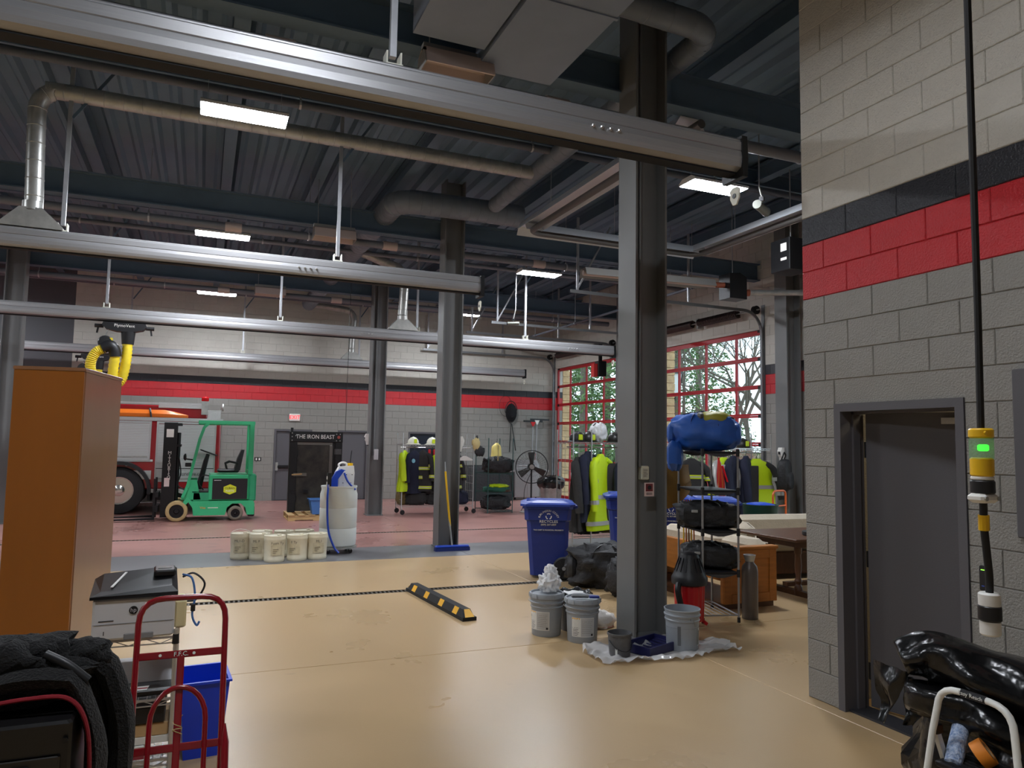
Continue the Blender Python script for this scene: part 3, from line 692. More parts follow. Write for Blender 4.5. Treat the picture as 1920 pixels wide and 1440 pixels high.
# hanging power cord at right
c_ = thing('hanging_power_cord', 'black hanging cord with yellow, black and white plug connectors near the right wall', 'power cord', (1.8, 1.25, 1.2))
def P3(x, y, z): return (x-1.8, y-1.25, z-1.2)
G().tube([P3(1.69, 1.15, 6.3), P3(1.72, 1.19, 2.89), P3(1.785, 1.235, 2.1), P3(1.803, 1.25, 1.8)], .0085, 8).build('upper_cable', m_rub, c_, smooth=True)
m_yel = mat('yellow_plastic', (240, 190, 20), .4)
q = (1.803-1.8, 0, 0)
def ring(r, z0, z1, nm, m, b=.004): return G().lathe([(r-b, z0-1.2), (r, z0-1.2+b), (r, z1-1.2-b), (r-b, z1-1.2)], 24, q).build(nm, m, c_, smooth=True)
ring(.028, 1.79, 1.815, 'yellow_cap', m_yel)
for a in (-.4, .6): G().lathe([(.005, 0), (.005, .004)], 8, (q[0]-.012+a*.02, -.028, 1.803-1.2), ax='y').build('screw', m_yel, c_)
G().lathe([(.027, 1.74-1.2), (.027, 1.79-1.2)], 24, q).build('clear_window', clear('clear_plastic', (225, 240, 225), .08, body=.15), c_, smooth=True)
G().bev(q[0]-.004, q[0]+.014, -.012, .01, 1.758-1.2, 1.775-1.2, .003).build('green_light', emit('green_lamp', (60, 255, 60), 1.3), c_)
ring(.0265, 1.695, 1.742, 'yellow_body', m_yel); ring(.026, 1.685, 1.697, 'white_band', m_white); ring(.0275, 1.652, 1.687, 'black_band', m_dark)
G().bev(q[0]-.032, q[0]+.032, -.024, .024, 1.63-1.2, 1.654-1.2, .008).build('white_clamp', m_white, c_)
for s in (-1, 1): G().lathe([(.006, -.026), (.006, -.022)], 8, (q[0]+s*.022, 0, 1.642-1.2), ax='y').build('screw', m_galv, c_)
G().tube(bez([P3(1.803, 1.25, 1.64), P3(1.806, 1.252, 1.57), P3(1.822, 1.258, 1.5), P3(1.838, 1.265, 1.44), P3(1.84, 1.268, 1.39)], 6), .009, 10).build('lower_cable', m_rub, c_, smooth=True)
G().tube([P3(1.8045, 1.251, 1.6), P3(1.8075, 1.253, 1.562)], .0125, 10).build('yellow_tag', m_yel, c_)
def ring2(r, z0, z1, nm, m): return G().lathe([(r-.004, z0), (r, z0+.004), (r, z1-.004), (r-.004, z1)], 22, (.04, .018, -1.2)).build(nm, m, c_, smooth=True)
ring2(.025, 1.37, 1.405, 'white_top', m_white); ring2(.0265, 1.335, 1.375, 'black_band', m_dark); ring2(.0235, 1.3, 1.338, 'white_plug', m_white)
# ================================================================ VEHICLES AND FAR EQUIPMENT
m_tred = mat('fire_truck_red', (150, 20, 32), .22, coat=.6)
m_dia = mat('diamond_plate', (186, 186, 186), .3, .85, bump=.6, bs=60)
m_shut = mat('satin_shutter', (205, 206, 206), .38, .45)
m_twht = mat('truck_white', (228, 226, 222), .35)
ft = thing('fire_truck', 'red fire truck with silver roller shutters parked behind the forklift', 'fire truck', (-3.6, 18.9, 0))
def fx(x): return x+3.6
G().bev(fx(-6.6), fx(.43), .02, 2.3, .55, 2.12, .03).build('body', m_tred, ft)
G().box(fx(-6.6), fx(.47), -.01, 2.32, 2.12, 2.2).build('deck_edge', m_dia, ft)
G().bev(fx(-6.6), fx(.12), .35, 2.0, 2.2, 2.5, .03).build('upper_body', m_tred, ft)
G().box(fx(-6.6), fx(-.95), .3, .345, 2.52, 2.56).box(fx(-.95), fx(.06), .28, .345, 2.44, 2.57).build('top_rail', m_dia, ft)
G().box(fx(.12), fx(.42), .4, 1.9, 2.2, 2.42).build('rear_step_box', m_dia, ft)
G().box(fx(-6.6), fx(-1.0), -.012, .02, 1.18, 1.23).build('side_trim', m_dia, ft)
G().box(fx(-1.02), fx(.4), -.01, .02, .47, .56).build('lower_trim', m_dia, ft)
def shutter(x0, x1, z0, z1):
    f = G().box(fx(x0), fx(x0)+.04, -.015, .02, z0, z1).box(fx(x1)-.04, fx(x1), -.015, .02, z0, z1).box(fx(x0)+.04, fx(x1)-.04, -.015, .02, z1-.05, z1).build('shutter_frame', m_dia, ft)
    g = G(); z = z0
    while z < z1-.06: g.prism([(-.006, z+.002), (.0, z), (.02, z), (.02, z+.036), (.0, z+.036), (-.006, z+.033)], fx(x0)+.04, fx(x1)-.04, 'x'); z += .038
    g.build('shutter_slats', m_shut, f, kind='stuff')
    G().box(fx(x0)+.06, fx(x1)-.06, -.02, -.004, z0+.06, z0+.09).build('lift_bar', m_galv, f)
shutter(-3.6, -2.45, 1.22, 2.11); shutter(-2.35, -1.06, 1.22, 2.11); shutter(-.95, .33, .72, 2.11)
G().box(fx(-2.2), fx(-1.02), -.006, .02, .8, .98).build('white_stripe', m_twht, ft); G().box(fx(-1.28), fx(-1.02), -.01, .02, .78, .98).build('corner_plate', mat('pale_plate', (190, 188, 184), .4, .3), ft)
text('mountlaurelfire.com', .12, mat('shutter_print', (70, 70, 70), .5), ft, (fx(-.29), -.022, .9), (PI/2, 0, 0), sx=.86)
G().box(fx(-.93), fx(.31), -.018, -.004, 1.02, 1.035).box(fx(-.93), fx(.31), -.018, -.004, .79, .8).build('stripe_lines', m_dark, ft)
for x, z in ((-1.55, 1.08), ): G().box(fx(x), fx(x)+.13, -.005, .02, z, z+.03).build('marker_light', m_twht, ft)
bl = G().box(fx(-.02), fx(.13), .2, .4, 2.3, 2.62).build('beacon_mount', m_galv, ft)
G().lathe([(.07, 2.62), (.085, 2.64), (.085, 2.7), (.06, 2.73)], 14, (fx(.055), .3, 0)).build('beacon', mat('red_lens', (200, 24, 30), .2), bl, smooth=True)
G().lathe([(.03, 0), (.09, .03), (.09, .06)], 12, (fx(.42), .6, 2.5), ax='x').build('floodlight', m_galv, ft, smooth=True)
G().sq((fx(.44), .35, 2.1), (fx(.44), .35, 1.0), .025, .025).build('grab_rail', m_galv, ft)
# orange kayak-shaped rescue board
kb = thing('rescue_board', 'orange rescue sled strapped on the side of the fire truck roof', 'rescue sled', (-2.2, 19.05, 2.2))
rings = []
for i in range(15):
    x = -1.6+i*.25; k = min(1, (1.95-x)/.55) if x > 1.4 else 1; k = max(.05, k)**.6
    rings.append([(x, -.09*k+.02, .01), (x, .12*k, .01), (x, .14*k, .05+.06*k), (x, .09*k, .02+.16*k), (x, -.05*k, .02+.16*k), (x, -.12*k, .06+.03*k)])
G().loft(rings).build('hull', mat('orange_plastic', (236, 120, 34), .35), kb, smooth=True)
G().tube([(1.12, -.14, .0), (1.1, -.13, .12), (1.08, -.03, .2), (1.07, .14, .15)], .022, 6).build('strap', m_dark, kb)
# wheels
def wheel(par, x, y, z, r, w, tyre, rim, lug=8, nm='wheel', hubr=.58, hub=None):
    t = G().lathe([(r*hubr, 0), (r*.8, -.004), (r*.96, .012), (r, .04), (r, w-.04), (r*.96, w-.01), (r*.8, w), (r*hubr, w), (r*hubr*.99, w*.5), (r*hubr, 0)], 28, (x, y, z), ax='y', cap=False).build(nm, tyre, par, smooth=True)
    G().lathe([(r*hubr, .03), (r*hubr, .01), (r*hubr*.94, .012), (r*hubr*.86, .08), (r*hubr*.45, .06), (r*hubr*.4, .02), (r*hubr*.28, .0), (.01, .0)], 24, (x, y, z), ax='y').build('rim', rim, t, smooth=True)
    for k in range(lug):
        a = 2*PI*k/lug; G().lathe([(r*.05, .05), (r*.05, .08)], 8, (x+r*hubr*.64*math.cos(a), y, z+r*hubr*.64*math.sin(a)), ax='y').build('hand_hole', hub or m_dark, t)
    return t
wheel(ft, fx(-1.66), -.06, .53, .53, .3, m_rub, mat('polished_rim', (214, 212, 208), .18, .95), 8)
wheel(ft, fx(-6.0), -.06, .53, .53, .3, m_rub, MATS['polished_rim'], 8)
wheel(ft, fx(-1.66), 2.0, .53, .53, .3, m_rub, MATS['polished_rim'], 8)
g = G().loft([[(fx(-1.66)+q*math.cos(a), y_, .53+q*math.sin(a)) for q, y_ in ((.585, -.2), (.66, -.2), (.66, .14), (.585, .14))] for a in [PI*k/24-.12 for k in range(27)]])
g.build('fender', m_dark, ft)
G().box(fx(-1.08), fx(-.98), .1, .5, .28, .6).build('mud_flap', m_rub, ft)
G().box(fx(-1.02), fx(.4), .1, 2.2, .3, .47).build('under_frame', m_darkm, ft)
# cab
G().loft([[(fx(-8.3), 0, .4), (fx(-6.7), 0, .4), (fx(-6.7), 2.3, .4), (fx(-8.3), 2.3, .4)], [(fx(-8.3), 0, 1.5), (fx(-6.7), 0, 1.5), (fx(-6.7), 2.3, 1.5), (fx(-8.3), 2.3, 1.5)], [(fx(-8.1), .1, 2.5), (fx(-6.7), .05, 2.5), (fx(-6.7), 2.2, 2.5), (fx(-8.1), 2.2, 2.5)]]).build('cab', m_tred, ft)
G().box(fx(-7.9), fx(-7.2), -.005, .3, 1.55, 2.2).build('cab_window', MATS['dark_navy_glass'], ft)

# ---- forklift
m_fg = mat('forklift_green', (58, 178, 122), .38, var=.06, vs=4); m_fgd = mat('forklift_green_dark', (44, 150, 104), .45, var=.08, vs=6)
fk = thing('forklift', 'green electric forklift with black mast parked on the red floor', 'forklift', (.2, 16.95, 0))
W_ = 1.02
def X_(x): return x-.2
G().prism([(X_(-.28), .3), (X_(-.28), .42), (X_(-.2), .5), (X_(-.12), .42), (X_(.16), .42), (X_(.2), .42), (X_(1.1), .42), (X_(1.13), .36), (X_(1.13), .12), (X_(.98), .12), (X_(.95), .27), (X_(.85), .36), (X_(.68), .36), (X_(.58), .28), (X_(.54), .12), (X_(-.08), .12), (X_(-.1), .28), (X_(-.18), .4)][::1], .0, W_, 'y').build('chassis', m_fg, fk)
bd = G().bev(X_(.2), X_(1.0), .01, W_-.01, .43, .97, .02).build('battery_box', m_fg, fk)
G().bev(X_(1.0), X_(1.15), .0, W_, .4, .98, .03).build('counterweight', m_fgd, fk)
G().bev(X_(1.0), X_(1.14), .02, W_-.02, .08, .3, .02).build('bumper', m_dark, fk)
pl = G().box(X_(.27), X_(.97), -.006, .008, .45, .89).build('side_panel', m_dark, bd)
cx, cz, hr = X_(.62), .66, .145
hexp = [(cx+hr*math.sin(k*PI/3), cz+hr*.75*math.cos(k*PI/3)) for k in range(6)]
G().prism(hexp, -.009, -.006, 'y').build('emblem', mat('lime_decal', (214, 220, 40), .5), bd)
text('CUBAN', .062, m_dark, bd, (cx, -.011, cz+.025), (PI/2, 0, 0)); text('PARTS', .058, m_white, bd, (cx, -.011, cz-.035), (PI/2, 0, 0))
G().box(X_(.3), X_(.44), -.009, -.006, .85, .86).build('print_line', m_white, bd)
fl_ = G().bev(X_(-.1), X_(.22), .03, W_-.03, .42, .6, .01).build('step_well', m_fgd, fk)
G().box(X_(-.12), X_(.22), .03, W_-.03, .6, .62).build('floor_plate', m_darkm, fk)
for y in (.03, W_-.09):
    g = G(); fp = [(X_(-.3), .5), (X_(-.22), .7), (X_(-.02), 1.72), (X_(.06), 1.98), (X_(.14), 2.06)]
    for a, b in zip(fp[:-1], fp[1:]): g.sq((a[0], y+.03, a[1]), (b[0], y+.03, b[1]), .06, .1 if a[1] > .6 else .2, up=(0, 1, 0))
    g.build('front_post', m_fg, fk)
    G().prism([(X_(-.34), .45), (X_(-.16), .86), (X_(-.04), .86), (X_(.05), .45)], y, y+.06, 'y').build('front_gusset', m_fg, fk)
    G().bev(X_(.97), X_(1.07), y, y+.07, .97, 2.06, .01).build('rear_post', m_fg, fk)
    G().bev(X_(-.06), X_(1.08), y, y+.07, 2.04, 2.12, .01).build('roof_rail', m_fg, fk)
for k in range(7): G().box(X_(.05+k*.155), X_(.08+k*.155), .09, W_-.09, 2.05, 2.1).build('roof_bar', mat('yellow_green_bar', (170, 180, 50), .5) if k % 2 else m_fg, fk)
G().box(X_(.98), X_(1.06), .1, W_-.1, 1.0, 1.06).build('rear_cross', m_fg, fk)
# mast, carriage, forks
for y in (.18, W_-.28):
    m_ = G().box(X_(-.7), X_(-.52), y, y+.1, .08, 2.06).box(X_(-.52), X_(-.47), y+.02, y+.08, .1, 2.0).build('mast_rail', m_darkm, fk)
    G().cyl((X_(-.43), y+.05, .25), (X_(-.43), y+.05, 1.85), .03, n=10).build('lift_cylinder', m_darkm, fk, smooth=True)
    for z in (.2, 1.55, 2.0): G().box(X_(-.5), X_(-.38), y+.0, y+.1, z, z+.05).build('mast_bracket', m_darkm, fk)
G().box(X_(-.68), X_(-.6), .18, W_-.18, 1.9, 2.0).box(X_(-.68), X_(-.6), .18, W_-.18, 1.0, 1.08).build('mast_cross', m_darkm, fk)
mt_ = G().box(X_(-.72), X_(-.46), .165, .18, .08, 2.06).build('mast_side', m_darkm, fk)
vt = 'MITSUBISHI'
for k, ch in enumerate(vt): text(ch, .095, m_white, fk, (X_(-.59), .162, 1.42-k*.066), (PI/2, 0, 0))
G().box(X_(-.67), X_(-.53), .16, .165, 1.75, 1.92).build('data_plate', m_white, fk); G().box(X_(-.67), X_(-.57), .16, .165, .72, .9).build('warning_decal', mat('decal_pink', (220, 200, 196), .5), fk)
G().box(X_(-.82), X_(-.76), .1, W_-.1, .2, .32).box(X_(-.82), X_(-.76), .1, W_-.1, .5, .6).build('carriage', m_darkm, fk)
for y in (.14, .74):
    G().prism([(X_(-.86), .88), (X_(-.82), .88), (X_(-.82), .03), (X_(-2.0), .03), (X_(-2.0), .04), (X_(-.86), .075)], y, y+.13, 'y').build('fork', m_darkm, fk)
G().sq((X_(-.36), .1, .62), (X_(-.15), .1, .56), .06, .06).build('tilt_cylinder', m_galv, fk)
wheel(fk, X_(-.4), -.02, .215, .215, .2, mat('tan_tyre', (176, 150, 104), .8, var=.1, vs=9), m_darkm, 6, hubr=.66)
wheel(fk, X_(.75), -.01, .155, .155, .17, mat('dusty_tyre', (120, 112, 98), .85, var=.12, vs=9), m_darkm, 5, hubr=.6)
wheel(fk, X_(-.4), W_-.2, .215, .215, .2, MATS['tan_tyre'], m_darkm, 6, hubr=.66); wheel(fk, X_(.75), W_-.18, .155, .155, .17, MATS['dusty_tyre'], m_darkm, 5, hubr=.6)
# operator station
sw = G().tube([(X_(.0), .45, .65), (X_(.12), .45, 1.25), (X_(.16), .45, 1.4)], [.06, .05, .035], 8).build('steering_column', m_dark, fk)
G().tube([(X_(.17)+.17*math.cos(a)*.95, .45+.17*math.sin(a), 1.43-.17*math.cos(a)*.35) for a in [2*PI*k/18 for k in range(18)]], .014, 6, closed=True).build('steering_wheel', m_dark, fk)
G().sq((X_(.17)-.16, .45, 1.49), (X_(.17)+.16, .45, 1.37), .02, .02).build('wheel_spoke', m_dark, fk)
st = G().bev(X_(.36), X_(.8), .28, .74, 1.0, 1.08, .03).build('seat', m_dark, fk, smooth=True)
G().loft([[(X_(.7), .28, 1.05), (X_(.82), .28, 1.05), (X_(.82), .74, 1.05), (X_(.7), .74, 1.05)], [(X_(.76), .29, 1.3), (X_(.86), .29, 1.3), (X_(.86), .73, 1.3), (X_(.76), .73, 1.3)], [(X_(.84), .36, 1.5), (X_(.9), .36, 1.5), (X_(.9), .66, 1.5), (X_(.84), .66, 1.5)]]).build('backrest', m_dark, fk)
for y in (.24, .75): G().tube([(X_(.78), y, 1.2), (X_(.6), y, 1.24), (X_(.52), y, 1.2), (X_(.55), y, 1.08)], .02, 6).build('armrest', m_dark, fk)
G().lathe([(.03, -.05), (.07, -.03), (.075, .0), (.02, .01)], 12, (X_(-.27), .06, 1.34), ax='x').build('headlamp', m_darkm, fk, smooth=True); G().sq((X_(-.27), .06, 1.3), (X_(-.12), .06, 1.28), .02, .03).build('lamp_bracket', m_darkm, fk)
G().bev(X_(-.28), X_(-.16), .0, .08, 1.14, 1.22, .01).build('turn_signal', m_darkm, fk)
G().tube(bez([(X_(.1), .15, .64), (X_(.0), .15, .8), (X_(.08), .16, .95), (X_(.25), .16, .93)], 6), .015, 6).build('cable', m_dark, fk)
G().tube(bez([(X_(-.4), .2, 1.3), (X_(-.36), .2, 1.0), (X_(-.4), .2, .75), (X_(-.2), .16, .62)], 6), .014, 6).build('hydraulic_hose', m_dark, fk)
text('Vita', .07, mat('decal_orange', (240, 150, 40), .5), fk, (X_(.1), -.003, .28), (PI/2, 0, 0)); G().box(X_(.2), X_(.4), -.003, -.0005, .27, .285).build('decal_line', mat('decal_pale', (220, 230, 210), .5), fk)

# ---- forcible entry prop "THE IRON BEAST" on a pallet
m_ib = mat('scuffed_black_steel', (22, 22, 24), .5, .2, c2=(70, 66, 58), vs=3.2)
m_ib2 = mat('black_steel', (20, 20, 22), .5, .2)
m_wood = mat('pine_wood', (186, 152, 104), .65, var=.15, vs=4, stretch=(1, 8, 8))
pa = thing('pallet', 'low wooden pallet under the dark prop door', 'pallet', (2.4, 17.05, 0))
for y in (-.5, 0, .46): G().box(-.6, .6, y, y+.04, .02, .11).build('stringer', m_wood, pa)
for k in range(6): G().box(-.6+k*.215, -.6+k*.215+.13, -.52, .52, .11, .128).build('plank', m_wood, pa)
for k in range(3): G().box(-.6+k*.52, -.6+k*.52+.14, -.52, .52, .0, .02).build('plank', m_wood, pa)
ib = thing('door_training_prop', 'black steel forcible entry door prop lettered THE IRON BEAST', 'training prop', (2.42, 17.22, .13))
for x0, x1 in ((-.58, -.42), (.42, .58)): G().bev(x0, x1, -.08, .08, 0, 1.78, .01).build('side_post', m_ib2, ib)
hd = G().bev(-.585, .585, -.09, .09, 1.56, 1.8, .01).build('header', m_ib2, ib)
text('THE IRON BEAST', .13, m_white, hd, (-.03, -.093, 1.68), (PI/2, 0, 0), sx=.86)
for x, z in ((-.54, 1.76), (-.54, 1.68), (-.46, 1.7), (-.54, 1.6), (.44, 1.75), (.52, 1.75), (.44, 1.6), (.52, 1.6)): G().lathe([(.012, -.1), (.012, -.09)], 6, (x, 0, z), ax='y').build('bolt', m_galv, hd)
G().lathe([(.035, -.1), (.035, -.09)], 16, (.49, 0, 1.68), ax='y').build('emblem', mat('emblem_red', (150, 70, 60), .5), hd)
G().box(-.42, .3, -.03, .02, .02, 1.5).build('door_leaf', m_ib, ib); G().box(-.42, .36, -.05, .03, 1.5, 1.56).build('top_jamb', mat('worn_grey', (110, 108, 102), .5, .4), ib)
G().box(.3, .37, -.04, .03, 0, 1.48).build('jamb_strip', MATS['worn_grey'], ib); G().box(.37, .43, -.05, .05, .0, 1.56).build('lock_post', m_ib2, ib)
for z in (.3, .85, 1.3): G().cyl((-.42, -.06, z-.06), (-.42, -.06, z+.06), .022, n=8).build('hinge', m_ib2, ib)
G().sq((-.52, -.1, .83), (-.3, -.12, .85), .03, .03).build('lock_bar', m_wood, ib); G().box(-.48, -.2, -.1, -.03, .8, .87).build('latch', MATS['worn_grey'], ib)
for x in (-.52, -.26): G().box(x, x+.1, -.1, -.06, .42, .5).build('pad', m_darkm, ib)
G().cyl((-.54, -.02, 1.8), (-.54, -.02, 1.88), .03, n=8).build('top_knob', m_darkm, ib)
for k in range(5): G().box(.4, .56, -.084, -.081, 1.3+k*.025, 1.306+k*.025).build('print_line', mat('dim_print', (150, 150, 150), .5), ib)
bt = thing('storage_tub', 'open blue plastic tub beside the dark prop door', 'tub', (2.52, 16.72, .13))
def tub(par, w0, d0, w1, d1, h, th, m, nm='tub_body', lip=.02):
    def q(w, d, z): return [(-w, -d, z), (w, -d, z), (w, d, z), (-w, d, z)]
    G().loft([q(w0, d0, 0), q(w1, d1, h-lip), q(w1+lip, d1+lip, h-lip), q(w1+lip, d1+lip, h), q(w1-th, d1-th, h), q(w0-th, d0-th, th)], True).build(nm, m, par)
tub(bt, .21, .15, .27, .19, .33, .012, mat('mid_blue_plastic', (66, 112, 172), .45))

# ---- white drum on a dolly with a sprayer on it
m_drum = mat('translucent_white_plastic', (226, 230, 226), .4, var=.03, vs=3)
dl = thing('drum_dolly', 'round caster dolly under the white drum', 'dolly', (2.05, 11.87, 0))
G().lathe([(.27, .075), (.3, .08), (.3, .1), (.27, .105)], 24).build('plate', m_galv, dl, smooth=True)
for k in range(4):
    a = PI/4+k*PI/2; c = (.24*math.cos(a), .24*math.sin(a)); w_ = G().lathe([(.015, -.014), (.035, -.014), (.035, .014), (.015, .014)], 12, (c[0], c[1], .035), ax='y').build('caster', m_dark, dl, smooth=True)
    G().box(c[0]-.015, c[0]+.015, c[1]-.02, c[1]+.02, .05, .078).build('fork', m_galv, w_)
dr = thing('plastic_drum', 'large white plastic drum on a dolly beside the white pails', 'drum', (2.05, 11.87, .106))
G().lathe([(.26, 0), (.282, .02), (.288, .1), (.288, .27), (.282, .28), (.288, .29), (.288, .58), (.282, .59), (.288, .6), (.288, .8), (.27, .86), (.272, .9), (.28, .905), (.28, .93), (.265, .93), (.26, .9)], 32).build('drum_body', m_drum, dr, smooth=True)
sp = thing('backpack_sprayer', 'white backpack sprayer with yellow cap standing on the white drum', 'sprayer', (2.1, 11.92, 1.008))
G().loft([[(-.1, -.08, 0), (.17, -.08, 0), (.17, .1, 0), (-.1, .1, 0)], [(-.11, -.08, .22), (.18, -.08, .22), (.18, .1, .22), (-.11, .1, .22)], [(-.06, -.06, .32), (.17, -.06, .34), (.17, .08, .34), (-.06, .08, .32)]]).build('tank', m_white, sp)
G().cyl((.12, .01, .34), (.12, .01, .38), .045, n=14).build('yellow_cap', m_yel, sp, smooth=True); G().tube(bez([(-.05, 0, .31), (-.06, 0, .36), (0, 0, .39), (.06, 0, .37), (.06, 0, .33)], 5), .016, 8).build('handle', m_white, sp, smooth=True)
G().tube([(.12, .01, .37), (.13, .01, .5), (.14, .01, .58)], .008, 6).build('wand', m_dark, sp)
for q in ((.05, .2), (.14, .2), (.0, .07), (.12, .07)): G().lathe([(.008, -.087), (.008, -.08)], 8, (q[0], 0, q[1]), ax='y').build('screw', m_dark, sp)
pm = thing('drum_pump', 'blue electric drum pump leaning out of the white drum', 'pump', (1.95, 11.75, 1.0))
m_bluep = mat('royal_blue_plastic', (24, 70, 190), .35)
G().loft([[(-.05, -.04, -.0), (.05, -.04, 0), (.05, .04, 0), (-.05, .04, 0)], [(-.05, -.04, .14), (.05, -.04, .14), (.05, .04, .14), (-.05, .04, .14)], [(.02, -.045, .26), (.14, -.045, .27), (.14, .045, .27), (.02, .045, .26)], [(.1, -.03, .3), (.17, -.03, .28), (.17, .03, .28), (.1, .03, .3)]]).build('motor', m_bluep, pm)
G().box(-.11, -.05, -.04, .04, .02, .24).build('grip', m_dark, pm); G().box(-.115, -.1, -.03, .03, .06, .1).box(-.115, -.1, -.03, .03, .14, .19).build('grip_label', m_white, pm)
G().tube(bez([(.15, 0, .24), (.2, -.02, .12), (.28, -.04, .02), (.33, -.05, -.02)], 6), .016, 8).build('outlet_hose', m_bluep, pm, smooth=True)
G().tube(bez([(-.1, -.08, .06), (-.12, -.16, -.2), (-.1, -.2, -.6), (-.02, -.24, -.85), (.06, -.27, -.96)], 6), .016, 8).build('drain_hose', m_bluep, pm, smooth=True)
G().loft([[(-.13, -.05, .06), (-.1, -.1, .06), (-.09, -.1, .06), (-.12, -.05, .06)], [(-.16, -.07, -.06), (-.12, -.13, -.08), (-.11, -.13, -.08), (-.14, -.07, -.06)], [(-.15, -.1, -.17), (-.12, -.15, -.16), (-.11, -.15, -.16), (-.14, -.1, -.17)]]).build('rag', mat('rag_cloth', (214, 206, 188), .9), pm)
# ---- white pails
m_pail = mat('off_white_plastic', (222, 214, 190), .5, var=.05, vs=6); m_ink = mat('faded_ink', (110, 104, 88), .7)
pl_spots = [(.61, 11.64, 'with its wire handle up, leftmost of the row', 1), (.86, 11.52, 'second from the left', 0), (1.05, 11.24, 'frontmost, in the middle', 0), (1.37, 11.28, 'right of the frontmost one', 0), (1.66, 11.33, 'rightmost, next to the drum', 0),
            (.92, 11.85, 'in the back row at left', 0), (1.23, 11.78, 'in the back row at centre', 0), (1.53, 11.8, 'in the back row at right', 0)]
for i, (x, y, lab, hnd) in enumerate(pl_spots):
    t = thing('white_pail', 'used white plastic pail %s' % lab, 'pail', (x, y, 0), RND.uniform(-.5, .5), 'white pails beside the drum')
    G().lathe([(.135, 0), (.14, .01), (.144, .04), (.14, .05), (.146, .3), (.15, .31), (.15, .33), (.148, .335), (.148, .37), (.138, .375), (.13, .362), (.05, .36)], 24).build('pail_body', m_pail, t, smooth=True)
    G().lathe([(.025, .36), (.03, .363), (.03, .378), (.02, .382)], 12, (.06, 0, 0)).build('spout_cap', m_pail, t, smooth=True)
    lb = G()
    for k in range(9): a = -PI/2+(k-4)*.13; lb.add([(.1475*math.cos(a+s*.065), .1475*math.sin(a+s*.065), z) for s, z in ((-1, .1), (1, .1), (1, .24), (-1, .24))], [(0, 1, 2, 3)])
    lb.build('paper_label', mat('aged_label', (204, 194, 164), .7, var=.12, vs=22), t)
    text(('ML1-D', 'ML F', 'Foam Ty', 'F Ty', 'ML1')[i % 5], .05, m_ink, t, (0, -.152, .27), (PI/2, 0, 0))
    for k in range(3): G().box(-.06, -.02+.02*k, -.151, -.149, .13+k*.025, .137+k*.025).build('print_line', m_ink, t)
    G().tube([(-.13*1.14, 0, .3)]+[(.15*math.cos(a), (-.05 if hnd else -.1)*math.sin(a), (.34+.09*math.sin(a)) if hnd else (.33-.04*math.sin(a))) for a in [PI-PI*k/8 for k in range(1, 8)]]+[(.148, 0, .3)], .005, 5).build('handle', m_white, t)
# ---- broom on the column
br = thing('push_broom', 'push broom with yellow handle and blue bristles leaning on a column', 'broom', (3.83, 11.52, 0))
G().bev(-.28, .28, -.05, .05, .05, .085, .012).build('head_block', m_bluep, br)
G().prism([(-.06, 0), (.06, 0), (.045, .055), (-.045, .055)], -.29, .29, 'x').build('bristles', mat('navy_bristles', (26, 44, 110), .9, bump=.8, bs=300, stretch=(1, 1, .1)), br)
G().cyl((0, 0, .08), (-.02, .13, .5), .014, n=8).build('ferrule', m_galv, br, smooth=True); G().cyl((-.01, .1, .38), (-.05, .29, 1.26), .017, n=10).build('handle', m_yel, br, smooth=True); G().cyl((-.05, .29, 1.26), (-.055, .305, 1.42), .014, .008, 8).build('threaded_tip', m_zinc, br, smooth=True)
# ---- rubber parking stop
ps = thing('parking_stop', 'black rubber parking stop with yellow patches on the tan floor', 'parking stop', (2.45, 7.8, 0), math.radians(95))
pf = lambda k: [(-.075*k, 0), (.075*k, 0), (.075*k, .035), (.04*k, .1), (-.04*k, .1), (-.075*k, .035)]
G().loft([[(-.82, a, min(z, .036)) for a, z in pf(1)], [(-.74, a, z) for a, z in pf(1)], [(.74, a, z) for a, z in pf(1)], [(.82, a, min(z, .036)) for a, z in pf(1)]]).build('rubber_body', m_rub, ps)
m_ry = mat('reflective_yellow', (240, 180, 40), .4)
for s in (-1, 1):
    for x in (-.6, -.22, .2, .58):
        G().add([(x-.055, s*.0755, .0362), (x+.055, s*.0755, .0362), (x+.055, s*.0415, .0992), (x-.055, s*.0415, .0992)], [(0, 1, 2, 3) if s < 0 else (3, 2, 1, 0)]).build('yellow_patch', m_ry, ps)
    G().add([(s*.822, -.05, .0375), (s*.822, .05, .0375), (s*.745, .03, .1005), (s*.745, -.03, .1005)], [(0, 1, 2, 3)]).build('yellow_end', m_ry, ps)
G().bev(1.85, 1.93, 2.62, 2.66, 0, .03, .005).build('floor_wedge', m_rub, label='small black wedge on the floor at the bottom edge', category='wedge')
# ================================================================ GEAR RACKS, CARTS, BAGS
def wire_shelf(par, x0, x1, y0, y1, z, m, nm='wire_shelf', along='x', n=None):
    g = G()
    for yy in (y0, y1): g.sq((x0, yy, z), (x1, yy, z), .008, .012); g.sq((x0, yy, z-.03), (x1, yy, z-.03), .006, .006)
    for xx in (x0, x1): g.sq((xx, y0, z), (xx, y1, z), .008, .012); g.sq((xx, y0, z-.03), (xx, y1, z-.03), .006, .006)
    k = n or int((x1-x0)/.04)
    for i in range(1, k): xx = x0+(x1-x0)*i/k; g.sq((xx, y0, z+.006), (xx, y1, z+.006), .004, .004)
    k2 = max(2, int((x1-x0)/.07))
    for yy in (y0, y1):
        for i in range(k2):
            a, b = x0+(x1-x0)*i/k2, x0+(x1-x0)*(i+1)/k2; zz = (z, z-.03) if i % 2 else (z-.03, z)
            g.sq((a, yy, zz[0]), (b, yy, zz[1]), .004, .004)
    return g.build(nm, m, par, kind='stuff')
